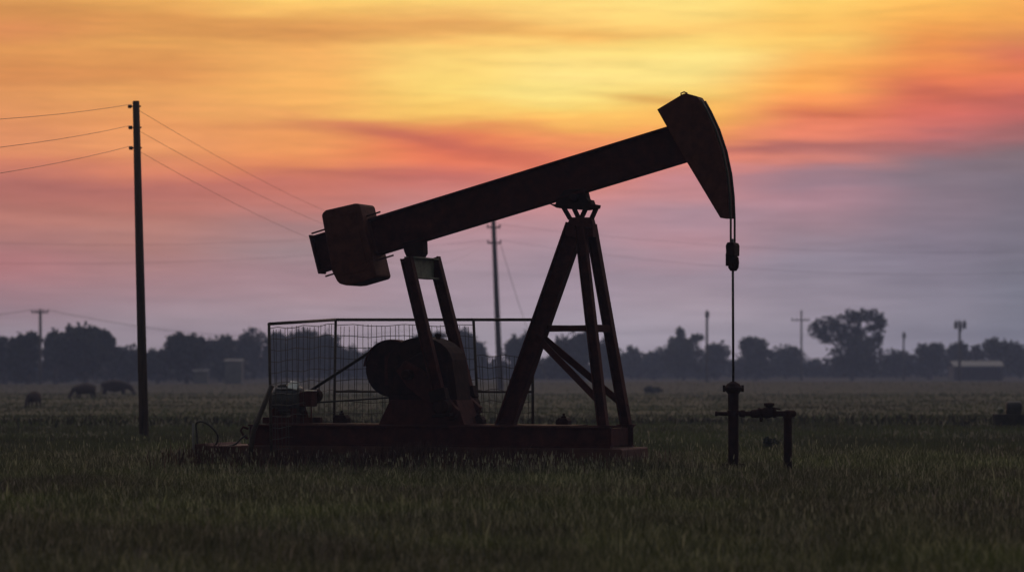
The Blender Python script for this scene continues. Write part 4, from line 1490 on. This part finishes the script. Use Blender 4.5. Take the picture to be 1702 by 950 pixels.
# single drawn-out cloud streaks: (px, py, half length, half thickness, slope, colour, strength)
STREAKS = [
    (700, 232, 190, 15, 0.15, (200, 103, 88), 0.85), (840, 262, 120, 10, 0.10, (224, 112, 86), 0.5),
    (610, 292, 150, 10, 0.02, (196, 108, 98), 0.6), (1090, 166, 90, 7, 0.07, (226, 160, 82), 0.6),
    (1385, 192, 70, 8, 0.02, (208, 108, 80), 0.6), (1330, 247, 170, 9, 0.03, (178, 108, 104), 0.65),
    (1545, 152, 90, 10, 0.17, (198, 102, 82), 0.45), (1640, 178, 80, 9, 0.05, (190, 102, 92), 0.35),
    (520, 53, 330, 11, -0.01, (220, 152, 82), 0.55), (1040, 58, 190, 9, -0.03, (251, 190, 102), 0.5),
    (350, 206, 220, 9, 0.02, (226, 146, 88), 0.5), (110, 318, 170, 12, 0.03, (178, 108, 102), 0.5),
    (1180, 100, 120, 14, 0.05, (255, 232, 140), 0.4), (880, 160, 90, 16, 0.02, (255, 232, 138), 0.5),
    (1290, 268, 120, 9, 0.05, (246, 146, 120), 0.5), (1480, 215, 140, 10, 0.06, (232, 126, 102), 0.25),
    (1620, 92, 80, 10, 0.02, (222, 126, 86), 0.3), (930, 228, 70, 10, 0.2, (244, 150, 92), 0.4),
]
w3 = snoise(30, 5, (1, 1, 6), (2, 9, 5), 0.6)
for (px, py, ln_, th_, sl_, c, k) in STREAKS:
    du = math_('SUBTRACT', az, (px - CX) / F)
    dv = math_('ADD', math_('SUBTRACT', elw, (HZ - py) / F), math_('MULTIPLY', du, sl_))
    a = math_('MULTIPLY', du, F / ln_)
    b_ = math_('MULTIPLY', dv, F / th_)
    r2_ = math_('ADD', math_('MULTIPLY', a, a), math_('MULTIPLY', b_, b_))
    g_ = math_('EXPONENT', math_('MULTIPLY', r2_, -0.8))
    g_ = math_('MULTIPLY', g_, math_('MULTIPLY', math_('ADD', w3, 0.45), k), None, True)
    deck = mixc(g_, deck, lin(c))

# fine wisps: slightly brighter and duller threads
w4 = snoise(60, 6, (1, 1, 10), (5, 2, 8), 0.6)
w5 = snoise(15, 5, (1, 1, 14), (1, 6, 3), 0.6)
th = math_('ADD', math_('MULTIPLY', math_('SUBTRACT', w4, 0.5), 0.26), math_('MULTIPLY', math_('SUBTRACT', w5, 0.5), 0.45))
sc2 = N.new('ShaderNodeVectorMath')
sc2.operation = 'SCALE'
LK(deck, sc2.inputs[0])
LK(math_('ADD', th, 1.0), sc2.inputs['Scale'])
deck = sc2.outputs[0]

# clear dusk sky above and behind the deck
sky = N.new('ShaderNodeTexSky')
sky.sky_type = 'NISHITA'
sky.sun_disc = False
sky.sun_elevation = R(2.5)
sky.sun_rotation = R(1.5)
sky.air_density = 1.2
sky.dust_density = 1.5
skm = N.new('ShaderNodeVectorMath')
skm.operation = 'SCALE'
LK(sky.outputs['Color'], skm.inputs[0])
skm.inputs['Scale'].default_value = 0.15
cov = N.new('ShaderNodeMapRange')
cov.interpolation_type = 'SMOOTHSTEP'
cov.inputs['From Min'].default_value = 1.0
cov.inputs['From Max'].default_value = 1.5
cov.inputs['To Min'].default_value = 1.0
cov.inputs['To Max'].default_value = 0.0
LK(math_('ADD', el, math_('MULTIPLY', math_('SUBTRACT', w1, 0.5), 0.3)), cov.inputs['Value'])
back = N.new('ShaderNodeMapRange')
back.interpolation_type = 'SMOOTHSTEP'
back.inputs['From Min'].default_value = 0.9
back.inputs['From Max'].default_value = 1.8
back.inputs['To Min'].default_value = 1.0
back.inputs['To Max'].default_value = 0.0
LK(math_('ABSOLUTE', az), back.inputs['Value'])
full = mixc(math_('MULTIPLY', cov.outputs['Result'], back.outputs['Result']), skm.outputs[0], deck)
bg = N.new('ShaderNodeBackground')
LK(full, bg.inputs['Color'])
bg.inputs['Strength'].default_value = 1.0
ow = N.new('ShaderNodeOutputWorld')
LK(bg.outputs[0], ow.inputs['Surface'])

# ================================================================== SUN (low, behind the cloud)
sl_d = bpy.data.lights.new('sun', 'SUN')
sl_d.energy = 0.12
sl_d.angle = R(6)
sl_d.color = (1.0, 0.62, 0.36)
so = bpy.data.objects.new('sun', sl_d)
COL.objects.link(so)
dirn = Vector((math.sin(R(1.5)) * math.cos(R(2.5)), math.cos(R(1.5)) * math.cos(R(2.5)), math.sin(R(2.5))))
so.rotation_euler = dirn.to_track_quat('Z', 'Y').to_euler()
so.location = (0, 60, 30)

# ================================================================== CAMERA
cd = bpy.data.cameras.new('camera')
co = bpy.data.objects.new('camera', cd)
COL.objects.link(co)
co.location = (0, 0, H)
co.rotation_euler = (R(90), 0, 0)
cd.sensor_width = 36
cd.lens = 36 * F / 1702
cd.shift_y = (HZ - 475) / 1702
cd.clip_start = 0.5
cd.clip_end = 4000
cd.dof.use_dof = True
cd.dof.focus_distance = D
cd.dof.aperture_fstop = 1.5
SC.camera = co

SC.render.engine = 'CYCLES'
SC.cycles.use_denoising = True
SC.cycles.max_bounces = 6
SC.cycles.volume_bounces = 1
SC.view_settings.view_transform = 'Standard'
SC.view_settings.look = 'None'
SC.view_settings.exposure = 0
SC.view_settings.gamma = 1
SC.view_settings.use_curve_mapping = False
